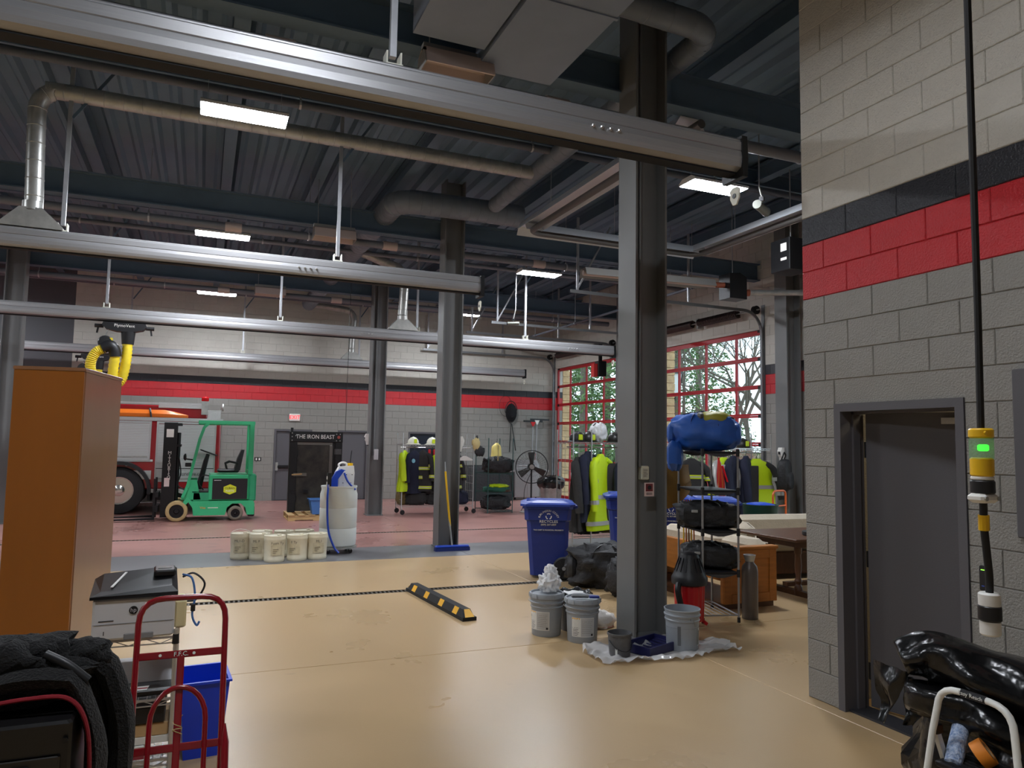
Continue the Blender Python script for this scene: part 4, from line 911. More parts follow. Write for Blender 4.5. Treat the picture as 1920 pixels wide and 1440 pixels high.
def rack(name, lab, cat_, x0, x1, y0, y1, h, shelves, m, rod=None, caster=True, ladder=False, grp=None, extra=(), postr=.0125):
    t = thing(name, lab, cat_, ((x0+x1)/2, (y0+y1)/2, 0), group=grp); w, d = (x1-x0)/2, (y1-y0)/2; zb = .13 if caster else 0
    for px, py in [(-w, -d), (w, -d), (-w, d), (w, d)]+list(extra):
        G().cyl((px, py, zb), (px, py, h), postr, n=8).build('post', m, t, smooth=True)
        if caster:
            c = G().lathe([(.02, -.015), (.055, -.015), (.06, 0), (.055, .015), (.02, .015)], 14, (px+.03, py, .06), ax='y').build('caster', m_dark, t, smooth=True)
            G().sq((px+.03, py, .06), (px, py, .14), .02, .03).build('caster_fork', m_galv, c)
    for z in shelves: wire_shelf(t, -w, w, -d, d, z, m)
    if rod: G().cyl((-w, -d*.2, rod), (w, -d*.2, rod), .011, n=8).build('rod', m, t, smooth=True)
    if ladder:
        for s in (-1, 1):
            g = G()
            for k in range(8): g.cyl((s*w, -d, .35+k*.19), (s*w, d, .35+k*.19), .004, n=5)
            for k in range(1, 4): g.cyl((s*w, -d+2*d*k/4, .2), (s*w, -d+2*d*k/4, h-.1), .003, n=5)
            g.build('end_grid', m, t, kind='stuff')
    return t
m_hv = mat('hi_vis_yellow', (205, 236, 20), .6, bump=.3, bs=30); m_lime = mat('lime_trim', (206, 226, 30), .55); m_silv = mat('reflective_silver', (190, 190, 186), .4, .3)
m_navy = mat('navy_cloth', (30, 34, 56), .85, bump=.4, bs=40, var=.1, vs=6); m_coat = mat('charcoal_cloth', (48, 47, 47), .85, bump=.4, bs=40, var=.1, vs=6)
m_blkc = mat('black_cloth', (34, 34, 36), .62, bump=.8, bs=16, bdist=.02); m_tancl = mat('tan_cloth', (190, 172, 120), .85, bump=.3, bs=40)
def jacket(name, lab, cat_, x, y, z, rz, m, L=.9, bands=(), wide=1.0, grp=None, seed=0, panel=None, trim=m_lime, sleeve=True, open_=False):
    t = thing(name, lab, cat_, (x, y, z), rz, grp)
    prof = [(.03, .045, .04), (.0, .07, .05), (-.04, .13, .06), (-.1, .17, .075), (-.18, .19, .085), (-.3, .195, .095), (-.42, .2, .1), (-.55, .21, .105), (-.7, .225, .11), (-.85, .24, .115), (-.93, .25, .12), (-1, .245, .115)]
    def rg(zf, w, d, grow=0., zz=None):
        out = []
        for j in range(30):
            a = 2*PI*j/30; k = 1+(.22*noise.noise(Vector((math.cos(a)*2+seed, math.sin(a)*2, zf*3+seed*2)))+.2*min(1, -zf*1.4)*noise.noise(Vector((a*2.4 if a < PI else (2*PI-a)*2.4+9, zf*.7, seed*3.3))) if zf < -.05 else 0)
            out.append(((w*wide+grow)*math.copysign(abs(math.cos(a))**.75, math.cos(a))*k, (d+grow)*math.sin(a)*k, zf*L if zz is None else zz))
        return out
    G().loft([rg(*p) for p in prof]).build('coat_body', m, t, smooth=60)
    if sleeve:
        for s in (-1, 1):
            pts = [(s*.11*wide, 0, -.07), (s*.2*wide, -.03, -.17), (s*.25*wide, -.09, -.38*L/.9), (s*.27*wide, -.13, -.66*L/.9)]
            sl = G().tube(bez(pts, 4), [.075]*4+[.078]*4+[.07]*4+[.062], 10, flat=.85).build('sleeve', panel or m, t, smooth=60)
            for zb in ((-.34, -.6) if bands else ()):
                k = (zb+.16)/(-.52); p = Vector(pts[1]).lerp(Vector(pts[3]), max(0, min(1, k*.95)))
                G().tube([p+Vector((0, .004, .035)), p+Vector((0, -.004, -.035))], .082, 10, flat=.9).build('sleeve_band', trim, sl)
                G().tube([p+Vector((0, .002, .012)), p+Vector((0, -.002, -.012))], .0835, 10, flat=.9).build('silver_band', m_silv, sl)
    for zb in bands:
        f = lambda q: next(((a[1]+(b[1]-a[1])*(q-a[0])/(b[0]-a[0]), a[2]+(b[2]-a[2])*(q-a[0])/(b[0]-a[0])) for a, b in zip(prof[:-1], prof[1:]) if b[0] <= q <= a[0]), (.26, .12))
        w, d = f(zb); h = .035/L
        b_ = G().loft([rg(zb+h, *f(zb+h), .007), rg(zb-h, *f(max(-1, zb-h)), .007)], False).build('reflective_band', trim, t, smooth=60)
        G().loft([rg(zb+h*.35, *f(zb), .0095), rg(zb-h*.35, *f(zb), .0095)], False).build('silver_band', m_silv, b_, smooth=60)
    G().tube([(0, 0, .02), (0, 0, .07), (.02, 0, .1), (.0, 0, .125)], .006, 5).build('hanger', m_dark, t)
    if panel: G().bev(-.19*wide, -.02, -.13, -.1, -.8*L, -.1*L, .01).build('front_panel', panel, t)
    return t
def helmet(x, y, z, rz, m, lab, shield=None, grp=None):
    t = thing('fire_helmet', lab, 'helmet', (x, y, z), rz, grp)
    G().lathe([(.13, .0), (.14, .03), (.135, .08), (.11, .13), (.06, .165), (.01, .175)], 18, flat=.85).build('shell', m, t, smooth=True)
    G().lathe([(.13, .012), (.19, .0), (.195, .004), (.14, .025)], 18, flat=.85).build('brim', m, t, smooth=True)
    G().bev(-.04, .04, -.135, -.115, .03, .13, .008).build('front_shield', shield or m_lime, t)
    g = G()
    for k in range(3): a = k*PI/3; g.tube([(.14*math.cos(a), .12*math.sin(a), .04), (.08*math.cos(a), .07*math.sin(a), .155), (0, 0, .185), (-.08*math.cos(a), -.07*math.sin(a), .155), (-.14*math.cos(a), -.12*math.sin(a), .04)], .007, 5)
    g.build('ridge', m, t)
    return t
def duffel(name, lab, x, y, z, rz, L, W, Hh, m, seed=0, strap=None, grp=None, e=.62, trim=None, tag=False, cat_='bag', sag=.1, fold=.3):
    t = thing(name, lab, cat_, (x, y, z), rz, grp); sm = strap or m_dark
    G().blob((0, 0, Hh*.48), (L/2, W/2, Hh*.52), e, 44, 22, sag*1.5, 2.6, seed, 0.0, folds=fold).build('bag_body', m, t, smooth=70)
    for s in (-1, 1):
        G().tube(bez([(-L*.2, s*W*.44, Hh*.45), (-L*.16, s*W*.36, Hh*.9), (0, s*W*.12, Hh*1.03), (L*.16, s*W*.36, Hh*.9), (L*.2, s*W*.44, Hh*.45)], 4), .014, 6, flat=.5).build('handle', sm, t)
    G().tube(bez([(-L*.42, 0, Hh*.86), (-L*.2, 0, Hh*1.0), (L*.2, 0, Hh*1.0), (L*.42, 0, Hh*.86)], 4), .008, 5).build('zip', trim or m_darkm, t)
    for s in (-1, 1): G().blob((s*L*.44, 0, Hh*.45), (L*.08, W*.3, Hh*.3), .7, 12, 8, .05, 2, seed+3).build('end_pocket', m, t, smooth=True)
    if tag: G().bev(-L*.3, -L*.2, -W*.5-.012, -W*.42, Hh*.62, Hh*.72, .003).build('name_tag', m_silv, t)
    return t
# ---- chrome gear rack by the far column
r1 = rack('garment_rack', 'chrome rolling gear rack with turnout coats behind the broom column', 'gear rack', 4.46, 6.26, 17.3, 17.85, 1.95, (.2, 1.66), m_chrome, 1.6, True, True)
GC = 'turnout coats on the far rack'
for i, (nm, lab, x, rz, m, bands, pan, L) in enumerate((
    ('safety_vest', 'bright yellow safety jacket at the left end of the far rack', 4.53, .9, m_hv, (), None, .95),
    ('work_jacket', 'plain navy jacket with round badge on the far rack', 4.78, .35, m_navy, (), None, 1.0),
    ('turnout_coat', 'charcoal turnout coat with yellow bands, left one on the far rack', 5.0, -.5, m_coat, (-.42, -.9), None, .95),
    ('turnout_coat', 'dark turnout coat with red shoulder patches on the far rack', 5.22, -.3, m_blkc, (-.3, -.55), None, 1.0),
    ('safety_vest', 'black and yellow striped coat half hidden by the broom column', 5.42, .5, m_blkc, (-.5,), m_hv, .95),
    ('turnout_coat', 'dark coat hidden mostly behind the broom column', 5.75, .2, m_coat, (-.5, -.9), None, .95))):
    j = jacket(nm, lab, 'jacket', x, 17.42, 1.5, rz, m, L, bands, grp=GC, seed=i*1.7, panel=pan)
    if i == 1: G().lathe([(.05, -.115), (.05, -.1)], 16, (-.1, 0, -.22), ax='y').build('badge', mat('pale_blue_badge', (130, 190, 210), .6), j)
    if i == 3:
        for s in (-1, 1): G().bev(s*.06-.03, s*.06+.03, -.1, -.06, -.08, .06, .01).build('red_patch', mat('red_cloth', (196, 34, 40), .7), j)
m_hw = mat('helmet_white', (232, 230, 214), .35); m_hb = mat('helmet_black', (34, 33, 30), .4); m_hy = mat('helmet_tan', (120, 96, 44), .5)
helmet(4.78, 17.55, 1.672, .2, m_hw, 'white fire helmet, left one on top of the far rack', grp='helmets on the far rack'); helmet(5.26, 17.55, 1.672, 0, m_hw, 'white fire helmet, right one on top of the far rack', grp='helmets on the far rack')
helmet(4.62, 17.5, .56, .4, m_hy, 'scuffed tan helmet low on the far rack')
for i, (x, L, lab) in enumerate(((4.85, .55, 'left charcoal gear bag at the bottom of the far rack'), (5.35, .5, 'right charcoal gear bag at the bottom of the far rack'), (5.95, .5, 'gear bag at the bottom of the far rack right of the column'))):
    duffel('gear_bag', lab, x, 17.55, .213, RND.uniform(-.2, .2), L, .38, .34, m_coat if i < 2 else m_navy, 5+i, grp='bags on the far rack')
duffel('boots_bag', 'small tan and black boot bundle low on the far rack', 4.58, 17.6, .213, .4, .3, .3, .34, mat('khaki_cloth', (112, 96, 58), .85, var=.2, vs=8), 11)
fb = thing('glove_clip', 'tan and black work gloves clipped on the right end of the far rack', 'gloves', (6.32, 17.3, 1.5))
G().blob((0, 0, .2), (.1, .07, .16), .9, 14, 10, .3, 3, 4).build('glove', m_tancl, fb, smooth=True); G().blob((.1, 0, .02), (.13, .07, .13), .9, 14, 10, .4, 3, 6).build('glove', m_blkc, fb, smooth=True); G().blob((.02, 0, .37), (.03, .03, .06), .9, 8, 6).build('cuff', m_dark, fb, smooth=True)
hs = thing('clothes_hanger', 'white plastic hanger with dark coat edge right of the broom column', 'hanger', (5.98, 17.15, 1.36)); G().prism([(-.2, -.06), (.2, -.06), (.2, -.03), (.03, .05), (-.03, .05), (-.2, -.03)], -.012, .012, 'y').build('hanger_arm', m_white, hs); G().tube([(0, 0, .05), (0, 0, .1), (.03, 0, .13), (.05, 0, .1)], .006, 5).build('hook', m_chrome, hs)
# ---- green rack with duffels
m_teal = mat('green_epoxy_post', (38, 74, 74), .4)
rack('storage_rack', 'dark green wire rack holding black duffel bags near the fan', 'storage rack', 6.62, 7.28, 17.2, 18.1, 1.86, (.06, .5, .98), m_teal, None, False, False)
duffel('duffel_bag', 'black duffel bag on the upper shelf of the green rack', 6.98, 17.5, .99, -.1, .74, .42, .4, m_blkc, 21, grp='duffels on the green rack')
duffel('duffel_bag', 'black duffel bag on the lowest shelf of the green rack', 6.95, 17.5, .07, .05, .72, .42, .36, m_blkc, 23, grp='duffels on the green rack')
fv = thing('folded_vests', 'folded green and yellow vests on the middle green shelf', 'clothing', (6.95, 17.5, .51))
G().blob((0, 0, .06), (.34, .22, .08), .7, 22, 8, .25, 3, 8, 0).build('green_vest', mat('green_cloth', (40, 96, 80), .8), fv, smooth=True); G().blob((.05, -.05, .15), (.26, .16, .05), .8, 22, 8, .3, 3, 9).build('yellow_vest', m_hv, fv, smooth=True); G().blob((.2, .0, .03), (.16, .2, .05), .7, 18, 8, .2, 3, 2, 0).build('brown_cloth', mat('brown_cloth', (90, 66, 52), .85), fv, smooth=True)
yc = jacket('rain_slicker', 'pale yellow raincoat hanging behind the black duffel', 'raincoat', 7.15, 18.0, 1.72, .1, mat('pale_yellow_vinyl', (226, 206, 120), .5), .7, (), .7, sleeve=False, seed=4)
G().box(-.012, .012, -.1, -.07, -.6, -.05).build('zip_line', m_dark, yc)
G().tube([(6.86, 17.18, 1.7), (6.87, 17.17, 1.5), (6.86, 17.17, 1.3)], .012, 5).build('hanging_strap', m_tancl, label='short tan strap hanging at the green rack front', category='strap')
# ---- covered grill, grill, fan, bin
cg = thing('covered_grill', 'large item under a black fabric cover by the far wall', 'covered grill', (8.0, 21.2, 0))
G().loft([[(-.8, -.42, 0), (.8, -.42, 0), (.8, .42, 0), (-.8, .42, 0)], [(-.78, -.4, .5), (.76, -.4, .5), (.76, .4, .5), (-.78, .4, .5)], [(-.72, -.36, .9), (.62, -.36, .95), (.62, .36, .95), (-.72, .36, .9)], [(-.6, -.3, 1.04), (.3, -.3, 1.06), (.3, .3, 1.06), (-.6, .3, 1.04)]]).build('cover', m_blkc, cg, smooth=50)
gr = thing('gas_grill', 'stainless gas grill cabinet behind the pedestal fan', 'grill', (9.35, 21.25, 0)); m_ss = mat('stainless', (170, 166, 166), .35, .8)
G().bev(-.42, .42, -.3, .3, .08, .86, .01).build('cabinet', m_ss, gr); G().bev(-.75, .75, -.3, .3, .86, .92, .01).build('shelf', m_ss, gr)
G().prism([(-.3, .92), (.3, .92), (.28, 1.1), (.1, 1.22), (-.1, 1.22), (-.28, 1.08)], -.42, .42, 'x').build('lid', m_ss, gr); G().cyl((-.3, -.34, 1.05), (.3, -.34, 1.05), .015, n=8).build('handle', m_chrome, gr)
for s in (-1, 1): G().box(s*.205-.19, s*.205+.19, -.312, -.3, .12, .8).build('cabinet_door', m_ss, gr); G().cyl((s*.35, -.2, 0), (s*.35, -.2, .08), .03, n=8).build('foot', m_dark, gr)
fn = thing('pedestal_fan', 'large black pedestal fan with wire guard near the far corner', 'fan', (7.8, 17.2, 0), -.3)
G().lathe([(.3, 0), (.3, .02), (.08, .05), (.03, .08)], 20).build('base', m_galv, fn, smooth=True); G().cyl((0, 0, .05), (0, .02, 1.1), .022, n=10).build('pole', m_dark, fn, smooth=True)
G().lathe([(.06, .05), (.09, .07), (.09, .2), (.05, .24)], 14, (0, -.06, 1.15), ax='y').build('motor', m_dark, fn, smooth=True)
gd = G()
for yy, rr_ in ((-.02, .41), (-.09, .41), (-.055, .415)): gd.tube([(rr_*math.cos(a), yy, 1.15+rr_*math.sin(a)) for a in [2*PI*k/32 for k in range(32)]], .006 if yy != -.055 else .012, 6, closed=True)
for k in range(36):
    a = 2*PI*k/36; gd.tube([(.07*math.cos(a), -.11, 1.15+.07*math.sin(a)), (.3*math.cos(a), -.105, 1.15+.3*math.sin(a)), (.41*math.cos(a), -.06, 1.15+.41*math.sin(a))], .002, 3, caps=False)
for rr_ in (.12, .24, .34): gd.tube([(rr_*math.cos(a), -.107, 1.15+rr_*math.sin(a)) for a in [2*PI*k/28 for k in range(28)]], .002, 3, closed=True)
gd.build('wire_guard', m_dark, fn, kind='stuff')
for k in range(3):
    a = PI/2+k*2*PI/3+.05; u = Vector((math.cos(a), 0, math.sin(a))); v = Vector((-math.sin(a), 0, math.cos(a))); c0 = Vector((0, -.05, 1.15))
    P = [c0+u*.06-v*.04, c0+u*.06+v*.04, c0+u*.37+v*.09+Vector((0, -.03, 0)), c0+u*.37-v*.09+Vector((0, .03, 0))]
    G().loft([[p+Vector((0, .004, 0)) for p in P], [p-Vector((0, .004, 0)) for p in P]]).build('blade', mat('fan_blade', (60, 58, 56), .4, .5), fn)
G().lathe([(.06, -.115), (.06, -.03)], 14, (0, 0, 1.15), ax='y').build('hub', m_galv, fn)
G().tube(bez([(0, .1, 1.0), (-.15, .12, .6), (-.18, .1, .2), (-.25, .05, .02)], 6), .008, 5).build('power_cord', m_dark, fn)
bn = thing('trash_bin', 'round bin lined with a black bag behind the first blue cart', 'trash bin', (8.55, 17.6, 0)); G().lathe([(.25, 0), (.29, .62), (.3, .64)], 20).build('bin_body', m_galv, bn, smooth=True)
G().blob((0, 0, .72), (.34, .34, .2), .8, 24, 8, .12, 4, 3, folds=.2).build('bag_liner', mat('black_bin_bag', (24, 24, 26), .25, bump=.5, bs=14), bn, smooth=70)
# wall hung net, squeegees
nt_ = thing('landing_net', 'black landing net hanging on the far wall over the red stripe', 'net', (9.2, 22.02, 1.0))
G().tube([(.02+.21*math.cos(a)*(1 if math.sin(a) > 0 else .8), -.02, 1.75+.35*math.sin(a)) for a in [2*PI*k/28 for k in range(28)]], .012, 6, closed=True).build('hoop', m_darkm, nt_)
g = G().tube([(-.17+.22*math.cos(a), -.01, 1.93+.33*math.sin(a)) for a in [2*PI*k/24 for k in range(24)]], .006, 5, closed=True); g.build('second_hoop', m_darkm, nt_)
G().loft([[(.02+.2*k*math.cos(a), -.03-.05*(1-k)*(2 if math.sin(a) < 0 else 1), 1.72-.1*(1-k)+.3*k*math.sin(a)) for a in [2*PI*q/16 for q in range(16)]] for k in (1.0, .8, .55, .3)], True).build('mesh_bag', clear('net_mesh', (40, 40, 42), .02, body=.8), nt_, smooth=True)
G().cyl((.03, 0, 1.4), (.0, .02, .45), .014, n=8).build('handle', m_darkm, nt_); G().cyl((.06, 0, 1.36), (.22, .03, .5), .014, n=8).build('second_handle', m_darkm, nt_)
for i, (x, z, hh, m_h) in enumerate(((9.98, 2.46, 1.9, 'a'), (10.12, 2.52, 1.9, 'b'))):
    t = thing('floor_squeegee', 'long floor squeegee hanging on the far wall, %s one' % ('left red backed', 'right black')[i], 'squeegee', (x, 21.97, 0), group='squeegees on the far wall')
    G().box(-.34+.1*i, .34+.1*i, -.04, -.02, z-.03, z+.03).build('blade_holder', m_dark, t); G().prism([(-.09, z-.02), (.09, z-.02), (.02, z-.16), (-.02, z-.16)], -.045, -.01, 'y').build('socket', m_white if i else MATS['red_cloth'], t)
    G().cyl((0, -.025, z-.12), (.0, .05, z-hh), .017, n=8).build('handle', m_zinc, t, smooth=True); G().cyl((0, .02, z-1.1), (0, .04, z-1.45), .019, n=8).build('red_grip', MATS['red_cloth'], t)
# ---- gear racks by the garage doors
ra = rack('gear_rack', 'wire gear rack full of coats left of the near column by the garage doors', 'gear rack', 5.8, 7.9, 11.1, 11.7, 2.0, (.2, 1.78), m_chrome, 1.7, False, True, 'gear racks by the garage doors', [(-.73, -.36), (-.1, -.36)])
rb = rack('gear_rack', 'wire gear rack full of coats right of the near column by the garage doors', 'gear rack', 8.0, 10.05, 11.1, 11.65, 2.0, (.2, 1.72), m_chrome, 1.64, False, True, 'gear racks by the garage doors')
GA = 'coats on the garage side racks'
for i, (nm, lab, x, rz, m, bands, pan, L, z) in enumerate((
    ('coverall', 'dark grey coverall at the left end of the garage side rack', 5.92, 1.2, m_coat, (), None, 1.2, 1.5),
    ('work_coat', 'long navy coat hanging left on the garage side rack', 6.12, .9, m_navy, (), None, 1.15, 1.6),
    ('hi_vis_coat', 'long hi-vis yellow coat with grey bands left of the near column', 6.36, .7, m_hv, (-.55, -.9), None, 1.25, 1.55),
    ('turnout_coat', 'charcoal turnout coat with one wide yellow band left of the near column', 6.62, -.5, m_coat, (-.5,), None, .95, 1.4),
    ('work_coat', 'navy coat between two turnout coats left of the near column', 6.9, .4, m_navy, (), None, .95, 1.5),
    ('turnout_coat', 'dark turnout coat with yellow bands just left of the near column', 7.12, -.2, m_blkc, (-.2, -.75), None, .95, 1.35),
    ('turnout_coat', 'dark turnout coat behind the near column', 7.55, .3, m_coat, (-.4, -.8), None, .95, 1.45),
    ('turnout_coat', 'charcoal turnout coat with yellow bands behind the tube shelf', 8.25, -.4, m_coat, (-.32, -.85), None, .95, 1.5),
    ('hi_vis_coat', 'yellow and silver coat behind the red straps', 8.98, .2, m_hv, (-.3,), m_silv, 1.0, 1.52),
    ('work_coat', 'navy coat right of the red straps', 9.2, .6, m_navy, (), None, 1.05, 1.55),
    ('work_coat', 'second navy coat beside the hi-vis jacket at right', 9.5, .9, m_navy, (), None, 1.1, 1.55),
    ('hi_vis_coat', 'charcoal and hi-vis yellow jacket at the right end of the garage side rack', 9.75, -.35, m_hv, (-.5, -.85), m_coat, 1.0, 1.5))):
    tr_ = m_silv if m is m_hv else m_lime
    jacket(nm, lab, 'coat', x, 11.16, z, rz*.7, m, L, bands, grp=GA, seed=i*2.3+1, panel=pan, trim=tr_, wide=1.35 if i < 11 else 1.6)
bp = thing('backpack', 'black backpack hanging at the right end of the gear rack', 'backpack', (10.02, 10.72, .98), .5)
G().blob((0, 0, .26), (.17, .11, .3), .6, 20, 12, .06, 2, 3).build('pack', m_blkc, bp, smooth=True); G().blob((0, -.1, .16), (.13, .05, .16), .6, 16, 10, .05, 2, 4).build('front_pocket', m_blkc, bp, smooth=True)
for s in (-1, 1): G().tube(bez([(s*.06, .05, .5), (s*.07, .0, .62), (0, 0, .68)], 4), .014, 6).build('strap', m_dark, bp)
rs = thing('red_straps', 'bundle of red and orange webbing straps hanging on the gear rack', 'straps', (8.72, 10.98, .3))
for k in range(6): G().tube(bez([(0, 0, 1.25), (-.05+.03*k, -.02, .8), (-.09+.04*k, 0, .35), (-.08+.035*k, 0, .05)], 4), .022, 6, flat=.4).build('strap', (MATS['red_cloth'], mat('orange_web', (200, 110, 50), .7), MATS['red_cloth'])[k % 3], rs)
G().tube(bez([(.06, -.03, 1.1), (.2, -.05, .7), (.28, -.05, .5), (.1, -.05, .42)], 5), .03, 6, flat=.4).build('bright_strap', mat('bright_red_web', (230, 20, 40), .6), rs)
br_ = thing('leather_cover', 'brown leather flap hanging beside the near column', 'leather flap', (4.93, 7.02, 1.32))
G().tube([(-.02, 0, .2), (-.12, .02, .45), (-.24, .03, .63)], .006, 5).build('strap', m_dark, br_)
G().sheet(lambda u, v: ((u-.5)*.5*(1-.0*v), .03*math.sin(u*7)+.03*math.cos(v*5), .22-v*.5+abs(u-.42)*(.32 if v > .5 else .05)*v), 10, 10, .008).build('flap', mat('brown_leather', (140, 106, 44), .6, bump=.3, bs=20, var=.12, vs=5), br_, smooth=True)
# tops of racks
duffel('white_sack', 'white cloth sack on top of the gear rack left of the near column', 6.42, 11.35, 1.79, .3, .3, .3, .33, mat('white_sack_cloth', (222, 224, 226), .8, bump=.3, bs=12), 31, m_white, e=.85, sag=.14, fold=.2)
for i, (x, m, lab) in enumerate(((5.98, m_blkc, 'dark helmet at the left end on top of the garage side rack'), (6.2, m_hb, 'black helmet beside the white sack'), (6.72, m_hb, 'black helmet right of the white sack'), (7.0, m_hb, 'black helmet just left of the near column'))):
    helmet(x, 11.3, 1.79, .3*i, m, lab, grp='helmets on the garage side racks')
helmet(9.55, 11.3, 1.73, 0, m_hb, 'black helmet with yellow trim on top of the right gear rack', grp='helmets on the garage side racks')
bxs = thing('white_bottles', 'row of small white boxes on the gear rack shelf', 'boxes', (6.98, 11.15, 1.79))
for k in range(4): G().bev(-.14+k*.085, -.065+k*.085, -.1, -.03, 0, .13, .006).build('box', m_white, bxs)
for i, (x, lab, m) in enumerate(((6.2, 'heap of dark boots and gear under the left coats', m_blkc), (6.8, 'brown and black gear heap under the left rack', MATS['khaki_cloth']), (7.4, 'dark gear heap under the rack behind the near column', m_blkc), (8.6, 'dark gear heap under the right coats', m_blkc), (9.4, 'dark gear heap at the right rack end', m_coat))):
    duffel('gear_heap', lab, x, 11.4, .213, .3*i, .6, .45, .45, m, 40+i, grp='gear heaps under the racks')
# ---- blue recycling carts
m_cart = mat('recycling_blue', (22, 48, 128), .42, var=.04, vs=4); m_lid = mat('lid_blue', (34, 62, 150), .4)
def cart(x, y, rz, lab):
    t = thing('recycling_cart', lab, 'recycling cart', (x, y, 0), rz, 'blue recycling carts')
    def q(a, b, d, z, k=.05): return [(a+k, -d, z), (b-k, -d, z), (b, -d+k, z), (b, d-k, z), (b-k, d, z), (a+k, d, z), (a, d-k, z), (a, -d+k, z)]
    G().loft([q(-.2, .27, .21, .04), q(-.22, .29, .22, .3), q(-.255, .3, .255, .74), q(-.28, .32, .28, .76), q(-.29, .33, .29, .9), q(-.31, .35, .31, .905), q(-.31, .35, .31, .935)]).build('cart_body', m_cart, t)
    l = G().loft([q(-.34, .37, .33, .937, .07), q(-.34, .38, .33, .965, .07), q(-.3, .36, .3, .985, .08), q(-.2, .3, .2, 1.01, .08)]).build('lid', m_lid, t)
    for yy in (-.15, 0, .15): G().bev(-.26, .28, yy-.02, yy+.02, .98, 1.012, .008).build('lid_rib', m_lid, l)
    G().cyl((.4, -.2, .93), (.4, .2, .93), .017, n=8).build('handle', m_cart, t, smooth=True)
    for s in (-1, 1): G().sq((.3, s*.2, .9), (.4, s*.2, .93), .03, .03).build('handle_arm', m_cart, t)
    for s in (-1, 1):
        w_ = G().lathe([(.03, -.03), (.13, -.03), (.145, -.015), (.145, .015), (.13, .03), (.03, .03)], 22, (.235, s*.265, .147), ax='y').build('wheel', m_rub, t, smooth=True)
        G().lathe([(.025, s*.03-.012), (.025, s*.03+.012)], 10, (.235, s*.265, .147), ax='y').build('hub_cap', m_zinc, w_)
        for k in range(6): a = k*PI/3; G().sq((.235, s*.297, .147), (.235+.11*math.cos(a), s*.297, .147+.11*math.sin(a)), .012, .012, up=(0, 1, 0)).build('spoke', m_dark, w_)
    # printed county mark on the side (arched letters, arrows ring, number)
    P = -.2685
    tilt = PI/2-.08
    arc_t = 'BURLINGTON COUNTY'
    for k, ch in enumerate(arc_t):
        if ch == ' ': continue
        a = PI-.28-(PI-.56)*k/(len(arc_t)-1); text(ch, .036, m_white, t, (.03+.125*math.cos(a), -.287, .77+.11*math.sin(a)), (PI/2, a-PI/2, 0) if False else (PI/2, -(a-PI/2), 0), depth=.003)
    for k in range(3): a = PI/2+k*2*PI/3; G().tube([(.03+.035*math.cos(a+b), -.285, .81+.035*math.sin(a+b)) for b in (-.7, -.35, 0, .35, .7)], .007, 5).build('arrow_mark', m_white, t)
    text('RECYCLES', .048, m_white, t, (.03, -.2835, .742), (PI/2, 0, 0), depth=.006, sx=1.1); text('(609) 267-6889', .032, m_white, t, (.03, -.262, .7), (tilt, 0, 0), depth=.012)
    text('THIS CART IS MUNICIPAL PROPERTY', .024, m_white, t, (.03, -.255, .63), (tilt, 0, 0), depth=.01)
    return t
k0 = cart(4.3, 9.0, math.radians(-24), 'blue recycling cart standing nearest, left of the near column')
for x, y, r, lab in ((6.2, 10.1, -28, 'blue recycling cart just behind the near column, on its left'), (6.62, 9.55, -30, 'blue recycling cart behind the tube shelf, left one'), (7.0, 8.98, -32, 'blue recycling cart behind the tube shelf, right one')):
    dup(k0, (x, y, 0), math.radians(r), lab)
# ---- black gear bag heap on the floor left of the near column
duffel('gear_bag', 'big black gear bag heaped on the floor behind the paint buckets', 4.72, 8.12, 0, -.5, .95, .6, .5, m_blkc, 51, e=.75, sag=.2)
duffel('gear_bag', 'smaller black gear bag leaning beside the near column', 4.62, 7.55, 0, .4, .4, .36, .42, m_blkc, 52, e=.75, sag=.2)
gp = thing('rack_post', 'tall chrome rolling rack right behind the near column', 'gear rack', (4.68, 7.05, 0))
for px, py in ((.0, 0), (-.16, .12)):
    G().cyl((px, py, .13), (px, py, 2.05), .012, n=8).build('post', m_chrome, gp, smooth=True); cc = G().lathe([(.02, -.015), (.055, -.015), (.06, 0), (.055, .015), (.02, .015)], 14, (px+.02, py, .06), ax='y').build('caster', m_white, gp, smooth=True); G().sq((px+.02, py, .06), (px, py, .14), .02, .03).build('caster_fork', m_galv, cc)
for z in (.25, 1.1, 1.95): G().cyl((0, 0, z), (-.16, .12, z), .008, n=6).build('cross_bar', m_chrome, gp)
# ---- grey tube shelf with bags
m_tube = mat('grey_tube', (150, 150, 152), .4, .5)
sh = thing('tube_shelf', 'grey tube shelf with black trays right of the near column', 'shelf', (4.95, 6.42, 0), math.radians(-14))
SZ = (.49, .9, 1.31, 1.7)
for px in (-.19, .19):
    for py in (-.32, .32):
        po = G().cyl((px, py, .0), (px, py, 1.72), .0115, n=8).build('post', m_tube, sh, smooth=True)
        G().cyl((px, py, 0), (px, py, .05), .017, n=8).build('foot', m_dark, po)
        for z in SZ: G().cyl((px, py, z-.045), (px, py, z+.03), .019, n=8).build('joint', m_dark, po)
for z in SZ:
    G().bev(-.19, .19, -.32, .32, z-.016, z+.004, .004).build('tray', m_dark, sh)
    for py in (-.32, .32): G().prism([(-.17, z-.016), (.17, z-.016), (.1, z-.035), (.03, z-.05), (-.03, z-.05), (-.1, z-.035)], py-.008, py+.008, 'y').build('tray_edge', mat('dark_grey_plastic', (66, 66, 70), .5), sh)
bw = G()
for k in range(7): bw.cyl((-.18+k*.06, -.32, .07), (-.18+k*.06, .32, .07), .003, n=4)
for py in (-.32, .32): bw.cyl((-.19, py, .07), (.19, py, .07), .007, n=5)
for px in (-.19, .19): bw.cyl((px, -.32, .07), (px, .32, .07), .007, n=5)
bw.build('bottom_wire_frame', m_tube, sh, kind='stuff')
m_blueb = mat('blue_nylon', (30, 84, 168), .5, bump=.3, bs=20, var=.1, vs=4)
